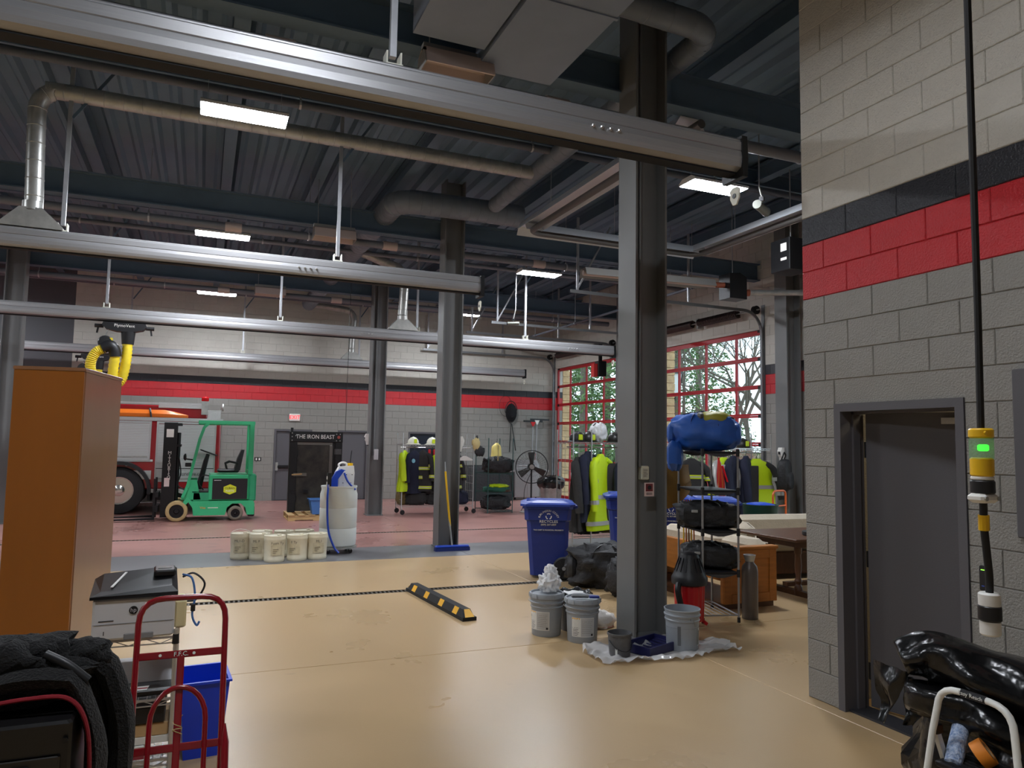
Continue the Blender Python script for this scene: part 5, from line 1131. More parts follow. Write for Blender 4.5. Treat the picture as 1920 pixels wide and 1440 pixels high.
bb = duffel('blue_duffel', 'large blue duffel bag with yellow panel on top of the tube shelf', 4.93, 6.45, 1.706, math.radians(-35), .74, .5, .4, m_blueb, 61, mat('dark_blue_web', (20, 50, 120), .6), e=.8, sag=.1, fold=.14)
G().blob((.1, -.05, .33), (.18, .17, .09), .8, 16, 8, .1, 3, 5).build('yellow_panel', mat('olive_yellow_nylon', (150, 146, 44), .5), bb, smooth=True); G().blob((-.04, -.02, .36), (.05, .2, .05), .8, 12, 8).build('grey_panel', mat('grey_nylon', (90, 90, 84), .6), bb, smooth=True)
G().blob((-.3, -.12, -.06), (.09, .16, .16), .8, 14, 8, .2, 3, 7).build('hanging_pocket', m_blueb, bb, smooth=True)
duffel('duffel_bag', 'black duffel bag on the second lowest tray of the tube shelf', 4.95, 6.42, .906, math.radians(-30), .62, .42, .27, m_blkc, 63, tag=True, grp='black bags on the tube shelf')
duffel('duffel_bag', 'black bag with white label on the lowest tray of the tube shelf', 4.97, 6.42, .496, math.radians(-30), .58, .42, .25, m_blkc, 64, tag=True, grp='black bags on the tube shelf')
cd_ = thing('extension_cords', 'yellow and orange cords hanging behind the tube shelf', 'cords', (5.1, 6.95, .2))
for k in range(5): G().tube(bez([(-.06+.03*k, 0, .95), (-.08+.035*k, -.02, .5), (-.05+.03*k, 0, .1)], 5), .008, 5).build('cord', (m_yel, MATS['orange_web'], mat('brown_cord', (130, 90, 50), .6))[k % 3], cd_)
# ---- shop vacuum, gas cylinder
vc = thing('shop_vacuum', 'red and black ribbed shop vacuum beside the tube shelf', 'vacuum', (4.5, 6.12, 0), .3)
m_vred = mat('vac_red', (184, 14, 26), .4)
pr_v = []
for k in range(36): pr_v.append(((.155 if k % 2 else .148), k))
R_ = [[((.15 if k % 2 else .143)*s_*math.cos(2*PI*k/36), (.15 if k % 2 else .143)*s_*math.sin(2*PI*k/36), z) for k in range(36)] for z, s_ in ((.06, .92), (.4, 1.0))]
G().loft(R_).build('tank', m_vred, vc); G().lathe([(.16, .4), (.175, .41), (.175, .47), (.16, .49), (.135, .56), (.1, .64), (.085, .69), (.05, .705), (.01, .71)], 26).build('motor_head', m_dark, vc, smooth=True)
for k in range(16): a = 2*PI*k/16; G().sq((.145*math.cos(a), .145*math.sin(a), .53), (.1*math.cos(a), .1*math.sin(a), .66), .012, .012).build('vent_rib', m_dark, vc)
G().tube(bez([(-.17, 0, .42), (-.21, -.02, .36), (-.19, -.04, .22), (-.16, -.02, .16)], 5), .03, 8).build('hose', m_dark, vc, smooth=True)
for k in range(4): a = PI/4+k*PI/2; G().sq((.1*math.cos(a), .1*math.sin(a), .07), (.17*math.cos(a), .17*math.sin(a), .02), .03, .03).build('caster_leg', m_vred, vc)
gc = thing('gas_cylinder', 'grey steel gas cylinder with a collar beside the wooden sofa', 'gas cylinder', (5.28, 6.16, 0))
G().lathe([(.075, 0), (.082, .01), (.083, .48), (.075, .53), (.045, .565), (.04, .6)], 22).build('cylinder', mat('brown_grey_paint', (92, 84, 80), .4, .2, var=.06, vs=6), gc, smooth=True)
G().lathe([(.04, .57), (.05, .6), (.062, .645), (.056, .645), (.045, .6)], 18, cap=False).build('collar', m_galv, gc, smooth=True)
# ---- wooden sofas and table
m_ow = mat('orange_oak', (168, 104, 40), .45, var=.16, vs=3, stretch=(1, 1, 8)); m_dw = mat('dark_walnut', (84, 52, 32), .4, var=.2, vs=4, stretch=(6, 6, 1)); m_bg = mat('beige_upholstery', (190, 178, 158), .9, bump=.4, bs=50, var=.05, vs=8)
s1 = thing('wooden_sofa', 'oak framed sofa with beige cushions behind the tube shelf', 'sofa', (5.62, 7.5, 0))
G().bev(-.36, .36, -.95, -.89, .06, .63, .008).build('end_panel', m_ow, s1); G().bev(-.36, .36, .89, .95, .06, .63, .008).build('end_panel', m_ow, s1)
for xx in (-.36, .26): G().bev(xx, xx+.1, -.965, -.95, .06, .63, .004).build('panel_stile', m_ow, s1)
for zz in (.06, .53): G().bev(-.26, .26, -.965, -.95, zz, zz+.1, .004).build('panel_rail', m_ow, s1)
G().bev(-.38, .38, -.98, -.86, .63, .665, .008).build('arm_top', m_ow, s1); G().bev(-.38, .38, .86, .98, .63, .665, .008).build('arm_top', m_ow, s1)
G().bev(-.36, -.3, -.89, .89, .3, .66, .008).build('front_rail', m_ow, s1); G().box(-.34, .34, -.93, .93, .0, .06).build('plinth', m_dw, s1)
for k in range(3): G().bev(-.3, .3, -.88+k*.59, -.31+k*.59, .3, .5, .05).build('seat_cushion', m_bg, s1, smooth=True); G().bev(.08, .34, -.88+k*.59, -.31+k*.59, .48, .72, .06).build('back_cushion', m_bg, s1, smooth=True)
s2 = thing('beige_sofa', 'beige upholstered sofa behind the dark wood table', 'sofa', (7.65, 8.2, 0), math.radians(-6))
G().bev(-.95, .95, -.4, .4, .06, .36, .02).build('base', m_dw, s2); G().bev(-.95, .95, .2, .42, .36, .78, .06).build('backrest', m_bg, s2, smooth=True)
G().bev(-.97, -.72, -.42, .4, .3, .74, .07).build('arm', m_bg, s2, smooth=True); G().bev(.72, .97, -.42, .4, .3, .66, .07).build('arm', m_bg, s2, smooth=True)
for k in range(2): G().bev(-.72+k*.72, -.01+k*.72, -.42, .2, .36, .53, .05).build('seat_cushion', m_bg, s2, smooth=True)
tb = thing('wooden_table', 'dark wood table with turned legs half hidden by the block wall', 'table', (7.15, 7.13, 0))
G().bev(-.8, .8, -.5, .5, .665, .7, .008).build('top', m_dw, tb); G().box(-.62, .62, -.36, .36, .58, .665).build('apron', m_dw, tb)
for sx in (-1, 1):
    for sy in (-1, 1): G().lathe([(.045, .0), (.05, .05), (.045, .1), (.03, .13), (.045, .17), (.03, .21), (.042, .35), (.034, .48), (.045, .5), (.045, .6)], 14, (sx*.5, sy*.22, 0)).build('leg', m_dw, tb, smooth=True)
    G().box(sx*.5-.04, sx*.5+.04, -.42, .42, .0, .06).build('trestle_foot', m_dw, tb)
G().box(-.5, .5, -.04, .04, .07, .12).build('stretcher', m_dw, tb)
tv = thing('black_tray', 'round black tray with small items on the wood table', 'tray', (6.95, 6.85, .7)); G().lathe([(.2, 0), (.21, .01), (.21, .045), (.2, .05)], 24).build('tray', m_dark, tv, smooth=True); G().bev(-.08, .04, -.06, .06, .05, .09, .01).build('box', m_dark, tv); G().bev(.05, .16, -.02, .08, .05, .15, .01).build('device', mat('dark_grey_plastic2', (80, 78, 76), .4), tv)
gt = thing('green_bin', 'dark green bin with blue contents behind the beige sofa', 'bin', (8.15, 9.25, 0)); G().lathe([(.22, 0), (.27, .84), (.28, .86), (.25, .86), (.24, .8)], 22).build('bin_body', mat('dark_green_plastic', (18, 62, 48), .5), gt, smooth=True); G().blob((0, 0, .84), (.22, .22, .05), 1, 16, 8, .3, 3, 2).build('blue_contents', m_bluep, gt, smooth=True)
oh = thing('orange_hand_truck', 'orange tube hand truck against the garage door wall', 'hand truck', (8.95, 9.7, 0), .3)
m_or = mat('orange_tube', (214, 96, 34), .4)
G().tube([(-.2, 0, .05), (-.2, 0, .9)]+corner((-.2, 0, .6), (-.2, 0, 1.03), (.2, 0, 1.03), .1)+corner((-.2, 0, 1.03), (.2, 0, 1.03), (.2, 0, .6), .1)+[(.2, 0, .9), (.2, 0, .05)], .017, 8).build('frame', m_or, oh, smooth=True)
for z in (.2, .5, .78): G().cyl((-.2, 0, z), (.2, 0, z), .012, n=8).build('cross_bar', m_or, oh)
G().box(-.2, .2, -.2, 0, 0, .01).build('toe_plate', m_or, oh)
for s in (-1, 1): G().lathe([(.03, -.03), (.12, -.025), (.125, 0), (.12, .025), (.03, .03)], 18, (s*.22, .08, .125), ax='x').build('wheel', m_rub, oh, smooth=True)
# ================================================================ NEAR FLOOR: paint buckets and sheet
m_gpail = mat('grey_pail_plastic', (150, 156, 162), .45, var=.04, vs=5); m_gpail2 = mat('paint_smeared_grey', (84, 84, 86), .45, var=.2, vs=14); m_wet = mat('grey_paint', (96, 100, 104), .3)
m_lab = mat('white_label', (222, 222, 216), .5); m_labg = mat('grey_label', (186, 186, 184), .5)
def curved(g, r0, r1, z0, z1, a0, a1, n=8, mi=0):
    v = []
    for k in range(n+1):
        a = a0+(a1-a0)*k/n; v += [(r0*math.cos(a), r0*math.sin(a), z0), (r1*math.cos(a), r1*math.sin(a), z1)]
    return g.add(v, [(2*k, 2*k+2, 2*k+3, 2*k+1) for k in range(n)], mi)
def pail(x, y, rz, lab, lid=True, m=m_gpail, full=True, label=True, side=False):
    t = thing('paint_bucket', lab, 'bucket', (x, y, 0), rz, 'grey five gallon paint buckets')
    body = [(.13, 0), (.134, .008), (.143, .25), (.15, .252), (.152, .262), (.146, .268), (.147, .29), (.156, .292), (.158, .304), (.149, .31), (.15, .335), (.156, .337), (.157, .35)]
    if not lid: body += [(.15, .35), (.146, .3), (.134, .06), (.1, .055)]
    G().lathe(body, 28).build('bucket_body', m, t, smooth=True)
    if lid:
        l = G().lathe([(.15, .351), (.163, .34), (.163, .375), (.158, .382), (.146, .382), (.142, .366), (.02, .365)], 28).build('lid', m_gpail, t, smooth=True)
        for k in range(12): a = k*PI/6; G().sq((.164*math.cos(a), .164*math.sin(a), .342), (.164*math.cos(a), .164*math.sin(a), .374), .004, .012).build('lid_tab', m_gpail, l)
    else: G().lathe([(.143, .2), (.143, .201)], 24).build('paint_inside', m_wet, t)
    if label:
        a0 = -PI/2-1.25
        curved(G(), .139, .1425, .06, .225, a0, a0+1.5, 10).build('label', m_lab, t)
        curved(G(), .1395, .1425, .16, .222, a0+.02, a0+.55, 5).build('label_yellow', mat('label_yellow', (236, 178, 40), .5), t)
        curved(G(), .1398, .1428, .065, .22, a0+.62, a0+1.46, 6).build('label_grey', m_labg, t)
        a1 = a0+.28; text('PRO', .036, m_white, t, (.146*math.cos(a1), .146*math.sin(a1), .19), (PI/2, 0, a1+PI/2), sx=.9)
        for k in range(6): curved(G(), .1405, .1408, .07+k*.013, .074+k*.013, a0+.06, a0+.4+.05*(k % 3), 3).build('print_line', m_dark, t)
        for k in range(7): curved(G(), .1428, .143, .095+k*.016, .097+k*.016, a0+.68, a0+1.35-.06*(k % 2), 3).build('small_print', m_ink, t)
        curved(G(), .1405, .1408, .07, .088, a0+1.28, a0+1.42, 2).build('barcode', m_dark, t)
    if side:
        curved(G(), .14, .143, .05, .2, -PI/2+.55, -PI/2+.85, 4).build('label', m_lab, t); curved(G(), .1405, .1435, .06, .18, -PI/2+.58, -PI/2+.68, 2).build('barcode', m_ink, t)
        curved(G(), .139, .1435, .06, .22, -PI/2-.9, -PI/2-.7, 3).build('paint_drip', m_wet, t)
    for s in (-1, 1): G().lathe([(.02, 0), (.018, .014)], 10, (0, s*.15, .28), ax='y').build('ear', m, t)
    hp = [(.16*math.sin(a)*.4, .162*math.cos(a), .28-.16*math.sin(a)*.75) for a in [PI*k/12 for k in range(13)]] if not lid else [(-.17*math.sin(a), .165*math.cos(a), .29+.02*math.sin(a)) for a in [PI*k/12 for k in range(13)]]
    G().tube(hp, .003, 5).build('bail_handle', m_galv, t)
    return t
bA = pail(3.03, 6.3, -.5, 'closed grey paint bucket with white rag on its lid, left of the pair'); bB = pail(3.24, 5.99, .05, 'closed grey paint bucket with blue brush on its lid, right of the pair')
pail(3.93, 5.45, 0, 'open empty grey paint bucket right of the near column', False, label=False, side=True)
rg = thing('plastic_bag_rag', 'crumpled white plastic bag on the left bucket lid', 'plastic bag', (3.07, 6.34, .383))
m_film = clear('white_film', (245, 245, 245), .1, rough=.15, body=.72)
G().blob((0, 0, .07), (.1, .09, .09), .9, 52, 28, .5, 3.2, 3, 0.0, folds=.35).build('bag_heap', m_film, rg, smooth=80); G().blob((.03, .02, .16), (.06, .05, .07), 1, 40, 22, .5, 3.5, 5, folds=.35).build('bag_top', m_film, rg, smooth=80)
G().cyl((-.11, -.06, .06), (-.05, -.03, .07), .008, n=8).build('white_stick', m_white, rg)
bs = thing('paint_brush', 'blue handled paint brush across the right bucket lid', 'paint brush', (3.25, 5.95, .383), -.4)
G().bev(.03, .12, -.035, .02, .0, .02, .004).build('blue_handle', mat('brush_blue', (36, 52, 130), .4), bs); G().bev(-.13, .03, -.03, .03, 0, .022, .008).build('bristles', m_gpail2, bs)
bB2 = thing('lined_bucket', 'bucket lined with black and clear plastic behind the right paint bucket', 'bucket', (3.36, 6.38, 0))
G().lathe([(.13, 0), (.145, .3), (.15, .33), (.14, .33), (.13, .1)], 24).build('bucket_body', m_gpail2, bB2, smooth=True)
G().loft([[((.155+.012*math.sin(9*a)+rr)*math.cos(a), (.155+.012*math.sin(9*a)+rr)*math.sin(a), z+.012*math.cos(7*a)) for a in [2*PI*k/36 for k in range(36)]] for rr, z in ((.0, .27), (.008, .32), (.012, .352), (-.01, .35), (-.03, .3))], False).build('liner_rim', mat('black_liner', (30, 30, 32), .25, bump=.5, bs=30), bB2, smooth=80)
G().blob((0, 0, .31), (.12, .12, .04), 1, 20, 8, .6, 5, 2).build('crumpled_film', m_film, bB2, smooth=80)
wb = thing('white_cloth_bag', 'white cloth bag slumped on the floor beside the near column', 'cloth bag', (3.62, 6.38, 0)); G().blob((0, 0, .06), (.17, .12, .09), .85, 26, 12, .35, 3, 6, 0, folds=.2).build('bag_body', mat('white_cloth', (226, 220, 212), .85, bump=.4, bs=18), wb, smooth=80); G().tube([(.16*math.cos(a), .11*math.sin(a), .012) for a in [2*PI*k/20 for k in range(20)]], .008, 5, closed=True).build('red_hem', mat('pink_hem', (200, 150, 140), .8), wb)
pt = thing('paint_pot', 'small paint smeared grey pot on the plastic sheet', 'paint pot', (3.29, 5.43, .014)); G().lathe([(.085, 0), (.098, .165), (.104, .167), (.104, .185), (.099, .187), (.094, .16), (.085, .1)], 26).build('pot_body', m_gpail2, pt, smooth=True); G().lathe([(.088, .11), (.088, .112)], 20).build('paint_inside', m_wet, pt)
curved(G(), .088, .09, .02, .07, -PI/2-.95, -PI/2-.75, 2).build('label', m_lab, pt); G().tube([(.1*math.cos(a), .1*math.sin(a), .13-.08*math.sin(-a)) for a in [-PI*k/10 for k in range(11)]], .003, 5).build('bail_handle', m_dark, pt)
ty = thing('roller_tray', 'navy blue paint roller tray on the plastic sheet', 'paint tray', (3.64, 5.49, .014), math.radians(20))
m_try = mat('navy_tray_plastic', (28, 30, 76), .4, var=.1, vs=9)
G().add([(-.2, -.13, .0), (.1, -.13, .0), (.22, -.13, .035), (.22, .13, .035), (.1, .13, 0), (-.2, .13, 0)], [(0, 5, 4, 1), (1, 4, 3, 2)]).box(-.21, .23, -.145, -.13, 0, .07).box(-.21, .23, .13, .145, 0, .07).box(-.21, -.2, -.13, .13, 0, .07).box(.22, .23, -.13, .13, .02, .07).build('tray_body', m_try, ty)
for k in range(5): G().sq((.0+k*.045, -.1, .012+k*.007), (.02+k*.045, .1, .012+k*.007), .012, .008).build('tray_rib', m_try, ty)
ps_ = thing('plastic_sheet', 'crumpled clear plastic drop sheet under the paint pot and tray', 'plastic sheet', (3.1, 5.2, 0))
def shf(u, v):
    x = -.06+u*1.34; w = .62 if u < .75 else .62-1.2*(u-.75); y = -.02+.1*math.sin(u*9)*.3+(v*w)*(.85+.15*math.sin(u*13))+.28*max(0, .12-u)*6*(.5-v) + .02*u
    n_ = abs(noise.noise(Vector((u*9, v*6, 1.3))))+.5*abs(noise.noise(Vector((u*21, v*14, 4.3))))
    fl2 = .12+.9*min(1, max(0, .3-min(u, v, 1-u, 1-v))*4)
    return (x+.03*noise.noise(Vector((v*8, u*3, 0))), y+.03*noise.noise(Vector((u*10, 2, v*3))), .004+.075*n_*fl2)
G().sheet(shf, 46, 20, .0012).build('sheet', clear('clear_sheet', (252, 252, 252), .22, rough=.1, body=.34), ps_, smooth=80)

# ================================================================ LEFT FOREGROUND
m_ven = mat('orange_wood_veneer', (158, 92, 22), .32, var=.1, vs=1.6, stretch=(1.2, 1.2, .25), bump=.05, bs=30, coat=.3)
m_ven2 = mat('wood_veneer_lit', (150, 104, 70), .28, var=.08, vs=2, stretch=(1.2, 1.2, .3), coat=.5)  # side and top veneer; the side's pinkish reflection is put into the colour
cb = thing('wood_cabinet', 'tall orange wood veneer cabinet at left', 'cabinet', (-.64, 4.91, 0), math.radians(-10))
G().bev(-.37, -.004, 0, .02, .03, 2.13, .003).build('back_panel', m_ven, cb); G().bev(-.02, 0, .0205, .73, .0, 2.13, .003).build('side_panel', m_ven2, cb); G().box(-.37, -.02, .02, .73, .05, 2.1).build('carcass', m_ven, cb)
G().bev(-.375, .005, -.004, .735, 2.13, 2.152, .004).build('top', m_ven2, cb)
ct_ = thing('crate', 'pale box with a red strip at the left edge behind the cabinet', 'box', (-1.75, 6.4, 0)); G().bev(-.3, .3, -.25, .25, 0, .7, .01).build('box_body', m_lab, ct_); G().bev(-.32, .32, -.27, .27, .7, .76, .01).build('wood_lid', m_wood, ct_); G().box(-.3, .3, -.255, -.25, .6, .64).build('red_strip', m_rdoor, ct_)
# wire cart
wc = thing('wire_cart', 'small chrome wire shelf under the printer', 'wire shelf', (-.265, 4.62, 0))
for px in (-.185, .19):
    for py in (-.19, .21): po = G().cyl((px, py, 0), (px, py, .73), .0125, n=10).build('post', m_chrome, wc, smooth=True); G().cyl((px, py, .655), (px, py, .705), .019, .016, 10).build('collar', m_dark, po)
for z in (.06, .37, .69): wire_shelf(wc, -.185, .19, -.19, .21, z, m_chrome)
pn = thing('printer', 'white and black laser printer on the wire shelf at left', 'printer', (-.285, 4.6, .699), math.radians(3))
m_pw = mat('printer_white', (204, 204, 206), .45); m_pb = mat('printer_black', (20, 20, 22), .3)
G().bev(-.2, .19, -.19, .18, .0, .215, .012).build('housing', m_pw, pn)
G().box(-.195, .185, -.1925, -.19, .083, .086).build('tray_seam', mat('seam_grey', (130, 130, 132), .6), pn); G().bev(-.05, .09, -.194, -.186, .0, .03, .003).build('tray_grip', MATS['seam_grey'], pn)
ld = G().loft([[(-.215, -.205, .215), (.2, -.205, .215), (.2, .18, .215), (-.215, .18, .215)], [(-.215, -.205, .23), (.2, -.2, .235), (.2, .18, .3), (-.215, .18, .26)], [(-.17, -.15, .245), (.17, -.15, .26), (.17, .16, .315), (-.17, .16, .29)]]).build('lid', m_pb, pn)
G().bev(.08, .19, -.02, .16, .285, .32, .008).build('control_panel', m_pb, pn); G().box(.1, .17, .04, .12, .32, .323).build('display', mat('display_grey', (120, 122, 120), .25), pn)
G().sq((-.12, -.12, .262), (-.06, .13, .295), .012, .004).build('output_slot', m_lab, ld)
G().lathe([(.021, -.195), (.021, -.19)], 20, (-.01, 0, .15), ax='y').build('logo_disc', m_dark, pn); text('hp', .03, m_pw, pn, (-.01, -.1965, .151), (PI/2, 0, 0), depth=.0008)
G().box(-.17, -.1, -.1925, -.19, .1, .104).build('model_print', m_dark, pn); G().box(-.145, -.141, -.1925, -.19, .03, .05).build('mark', m_dark, pn)
G().bev(.19, .25, -.12, .08, .02, .17, .01).build('side_board', mat('cream_board', (222, 208, 160), .6), pn)
pc = thing('printer_cables', 'blue and black cables hanging from the printer back', 'cables', (-.06, 4.72, .85))
G().tube(bez([(0, .03, .1), (.06, .02, .12), (.12, 0, .06), (.08, -.02, -.02), (.03, -.02, -.03)], 6), .006, 6).build('black_cable', m_dark, pc, smooth=True); G().tube(bez([(.0, 0, .12), (.05, -.03, .1), (.07, -.05, .0), (.06, -.06, -.1), (.085, -.06, -.16), (.1, -.06, -.14)], 6), .006, 6).build('blue_cable', mat('cable_blue', (70, 120, 190), .5), pc, smooth=True); G().bev(.05, .075, -.07, -.05, -.08, -.04, .003).build('connector', m_dark, pc)
lp = thing('grey_device', 'slim silver and black device on the middle wire shelf', 'electronics', (-.255, 4.62, .383))
G().bev(-.13, .17, -.16, .14, .0, .03, .006).build('base_slab', m_pb, lp); G().loft([[(-.13, .0, .03), (.17, .0, .03), (.17, .14, .03), (-.13, .14, .03)], [(-.11, .06, .13), (.17, .06, .13), (.17, .14, .13), (-.11, .14, .13)]]).build('silver_top', mat('silver_plastic', (190, 190, 192), .4, .3), lp); G().add([(-.06, -.15, .0315), (.05, -.15, .0315), (.06, -.08, .0315), (-.05, -.08, .0315)], [(0, 1, 2, 3)]).build('sticker', m_lab, lp); G().add([(-.06, -.13, .032), (.05, -.13, .032), (.055, -.11, .032), (-.055, -.11, .032)], [(0, 1, 2, 3)]).build('sticker_stripe', mat('sticker_red', (150, 50, 60), .5), lp)
bk = G().bev(-.41, -.11, 4.45, 4.78, .245, .33, .006).build('black_box', m_dark, label='flat black box under the middle wire shelf', category='box')
cbx = thing('cardboard_box', 'flat cardboard box in the wire shelf', 'box', (-.25, 4.62, .14)); m_card = mat('cardboard', (188, 154, 108), .8); G().bev(-.15, .16, -.16, .16, .035, .1, .004).build('carton', m_card, cbx); G().box(-.16, .17, -.17, .15, .0, .034).build('white_board', m_lab, cbx)
rx = thing('red_white_box', 'white and red paper box on the lowest wire shelf', 'box', (-.3, 4.58, .07)); G().bev(-.12, .1, -.14, .15, 0, .066, .003).build('carton', m_lab, rx); G().box(-.121, .101, -.142, -.14, .0, .03).build('red_band', MATS['sticker_red'], rx)
# blue office bin
ob = thing('waste_bin', 'bright blue plastic waste bin behind the red hand truck', 'waste bin', (.075, 4.66, 0), math.radians(4)); tub(ob, .095, .13, .125, .17, .42, .006, mat('bright_blue_plastic', (14, 62, 214), .4), 'bin_body', .012)
# red hand truck
m_ht = mat('red_enamel', (138, 12, 26), .25, coat=.5, var=.08, vs=8)
ht = thing('hand_truck', 'dark red steel hand truck at lower left', 'hand truck', (-.035, 3.27, .012), math.radians(0), rx=math.radians(-14))
hw = .17
G().tube([(-hw, 0, .0), (-hw, 0, .9)]+corner((-hw, 0, .8), (-hw, 0, 1.09), (hw, 0, 1.09), .1)+corner((-hw, 0, 1.09), (hw, 0, 1.09), (hw, 0, .8), .1)+[(hw, 0, .9), (hw, 0, 0)], .0125, 12).build('frame', m_ht, ht, smooth=True)
for z in (.86, .5): G().bev(-hw, hw, -.006, .006, z-.015, z+.015, .003).build('cross_bar', m_ht, ht)
for x in (-.06, .07): G().lathe([(.006, -.0075), (.006, -.006)], 10, (x-.02, 0, .86), ax='y').build('bolt_hole', m_white, ht)
text('F.F.C.', .025, m_lab, ht, (.0, -.0075, .86), (PI/2, 0, 0))
G().bev(-.014, .014, -.008, .008, .02, .86, .004).build('centre_post', m_ht, ht)
G().tube([(-.105, -.01, .05), (-.105, -.01, .55)]+[(-.105*math.cos(a), -.01, .6+.13*math.sin(a)) for a in [PI*k/12 for k in range(13)]]+[(.105, -.01, .55), (.105, -.01, .05)], .011, 10).build('inner_loop', m_ht, ht, smooth=True)
for s in (-1, 1): G().tube([(s*(hw+.012), -.02, .57), (s*(hw+.014), -.035, .5), (s*(hw+.014), -.06, .3), (s*(hw+.01), -.03, .03)], [.004, .016, .017, .015], 10).build('skid_rail', m_ht, ht, smooth=True); G().lathe([(.03, -.025), (.1, -.02), (.105, 0), (.1, .02), (.03, .025)], 20, (s*(hw+.05), .1, .105), ax='x').build('wheel', m_rub, ht, smooth=True)
G().box(-hw, hw, -.2, 0, .0, .008).build('toe_plate', m_ht, ht); G().cyl((-hw-.05, .1, .105), (hw+.05, .1, .105), .008, n=8).build('axle', m_galv, ht)
G().tube([(.018*math.cos(a), .018*math.sin(a), .56+.012*math.sin(a*.7)+.0*a) for a in [2*PI*k/14*2 for k in range(15)]], .0018, 4).build('twine', m_tancl, ht)
G().tube([(.018*math.cos(a), .018*math.sin(a), .62-.006*k_) for k_, a in enumerate([2*PI*k/8 for k in range(12)])], .0018, 4).build('twine', m_tancl, ht)
# black tool chest with black fleece blanket
tc_ = thing('tool_chest', 'black metal tool chest in the lower left corner', 'tool chest', (-.7, 2.67, 0)); m_tch = mat('black_chest_paint', (22, 21, 22), .3, var=.15, vs=7)
G().bev(-.4, .4, -.19, .2, .02, .95, .008).build('chest_body', m_tch, tc_)
for k in range(5): d_ = G().bev(-.375, .375, -.2, -.19, .06+k*.165, .2+k*.165, .004).build('drawer', mat('chest_drawer', (40, 38, 36), .35), tc_); G().box(-.3, .3, -.212, -.2, .165+k*.165, .18+k*.165).build('pull', m_dark, d_)
G().lathe([(.008, .95), (.008, .956)], 10, (.2, -.14, 0)).build('rivet', m_galv, tc_); G().lathe([(.008, -.204), (.008, -.2)], 10, (.385, 0, .9), ax='y').build('rivet', m_darkm, tc_)
m_flc = mat('black_fleece', (13, 13, 14), .95, bump=1.0, bs=130, sheen=.08)
bk_ = thing('fleece_blanket', 'black fleece blanket with red trim heaped on the tool chest', 'blanket', (-.52, 2.72, .952))
def heap(c, r, amp, seed, e=.9, nu=36, nv=20, fs=2.6, sq=0.0): return G().blob(c, r, e, nu, nv, amp, fs, seed, sq, folds=.22)
heap((-.04, .02, .07), (.27, .15, .13), .3, 3).build('main_heap', m_flc, bk_, smooth=80)
for c, r, sd in (((-.12, -.02, .15), (.13, .09, .06), 5), ((.06, .0, .14), (.12, .08, .05), 7), ((.2, .02, .11), (.09, .06, .055), 9), ((.0, -.06, .08), (.22, .07, .05), 11), ((-.18, -.07, .06), (.12, .07, .06), 13)): heap(c, r, .3, sd, 1.0, 26, 14, 3).build('fold', m_flc, bk_, smooth=80)
def drape(off, x1, zz, y0, y1, th):
    def f(u, v):
        a = u*1.6; y = y0+(y1-y0)*v; b = .02*math.sin(v*9+off*5)+.012*noise.noise(Vector((u*4, v*6, off*9)))
        if u < .42: k = u/.42; return (-.05+k*(x1-.03+.05), y, .07+.03*math.sin(k*2.4)+b)
        k = (u-.42)/.58; return (x1-.03+.06*math.sin(min(1, k*2.2)*PI/2)+b, y, .07-zz*k)
    return G().sheet(f, 26, 22, th)
drape(0, .25, .55, -.17, .16, .03).build('drape', m_flc, bk_, smooth=80); drape(.4, .31, .5, -.02, .2, .03).build('outer_drape', m_flc, bk_, smooth=80)
G().tube(bez([(-.42, -.15, .02), (-.2, -.16, .03), (-.05, -.165, .035), (.1, -.175, .05), (.2, -.18, .04), (.25, -.185, -.04), (.265, -.185, -.2), (.265, -.18, -.45)], 6), .010, 8, flat=.6).build('red_trim', mat('red_felt', (130, 16, 30), .9, bump=.4, bs=60), bk_, smooth=True)
G().tube(bez([(.12, -.09, .15), (.18, -.11, .12), (.24, -.12, .07)], 4), .014, 10).build('toggle', m_dark, bk_, smooth=True); G().bev(-.02, .05, -.13, -.11, .09, .105, .004).build('buckle', mat('dull_buckle', (120, 112, 100), .4, .6), bk_)

# ================================================================ RIGHT FOREGROUND
ss = thing('step_stool', 'white tube step stool with black steps in the lower right corner', 'step stool', (2.83, 2.03, 0)); m_wt = mat('white_enamel_tube', (232, 232, 226), .35)
yl, yr, ZT = .145, -.155, .8
G().tube([(-.06, yl+.1, .0), (-.015, yl+.02, .62)]+[Vector(p) for p in corner((-.015, yl+.02, .5), (0, yl, ZT), (0, yr, ZT), .09)]+[Vector(p) for p in corner((0, yl, ZT), (0, yr, ZT), (-.015, yr-.02, .5), .09)]+[(-.015, yr-.02, .62), (-.06, yr-.1, 0)], .0135, 10).build('front_frame', m_wt, ss, smooth=True)
G().tube([(0, yl-.1, ZT), (0, yr+.1, ZT)], .0155, 10).build('grip', m_darkm, ss, smooth=True); text('Easy Reach', .022, m_lab, ss, (-.0165, -.0, ZT+.003), (PI/2, 0, -PI/2), depth=.0006)
for y in (yl+.02, yr-.02): G().sq((.0, y, .62), (.3, y*1.35, .0), .018, .028).build('rear_leg', m_wt, ss); G().bev(-.012, .03, y-.014, y+.014, .6, .64, .004).build('pivot', m_darkm, ss)
s_ = G().bev(.0, .23, yr-.03, yl+.03, .47, .495, .006).build('step', m_dark, ss); 
for k in range(7): G().box(.02+k*.03, .03+k*.03, yr-.01, yl+.01, .495, .498).build('tread', m_rub, s_)
G().bev(-.14, .06, yr-.06, yl+.06, .22, .245, .006).build('step', m_dark, ss); G().sq((.19, yr-.03, .2), (.19, yl+.03, .2), .018, .018).build('cross_bar', m_wt, ss)
pr2 = thing('paint_roller', 'blue and white speckled paint roller cover on the step stool', 'paint roller', (2.95, 2.19, .545), math.radians(12), ry=math.radians(0)); 
m_fuz = mat('speckled_nap', (208, 220, 238), .95, c2=(110, 140, 190), vs=70, bump=1.0, bs=120)
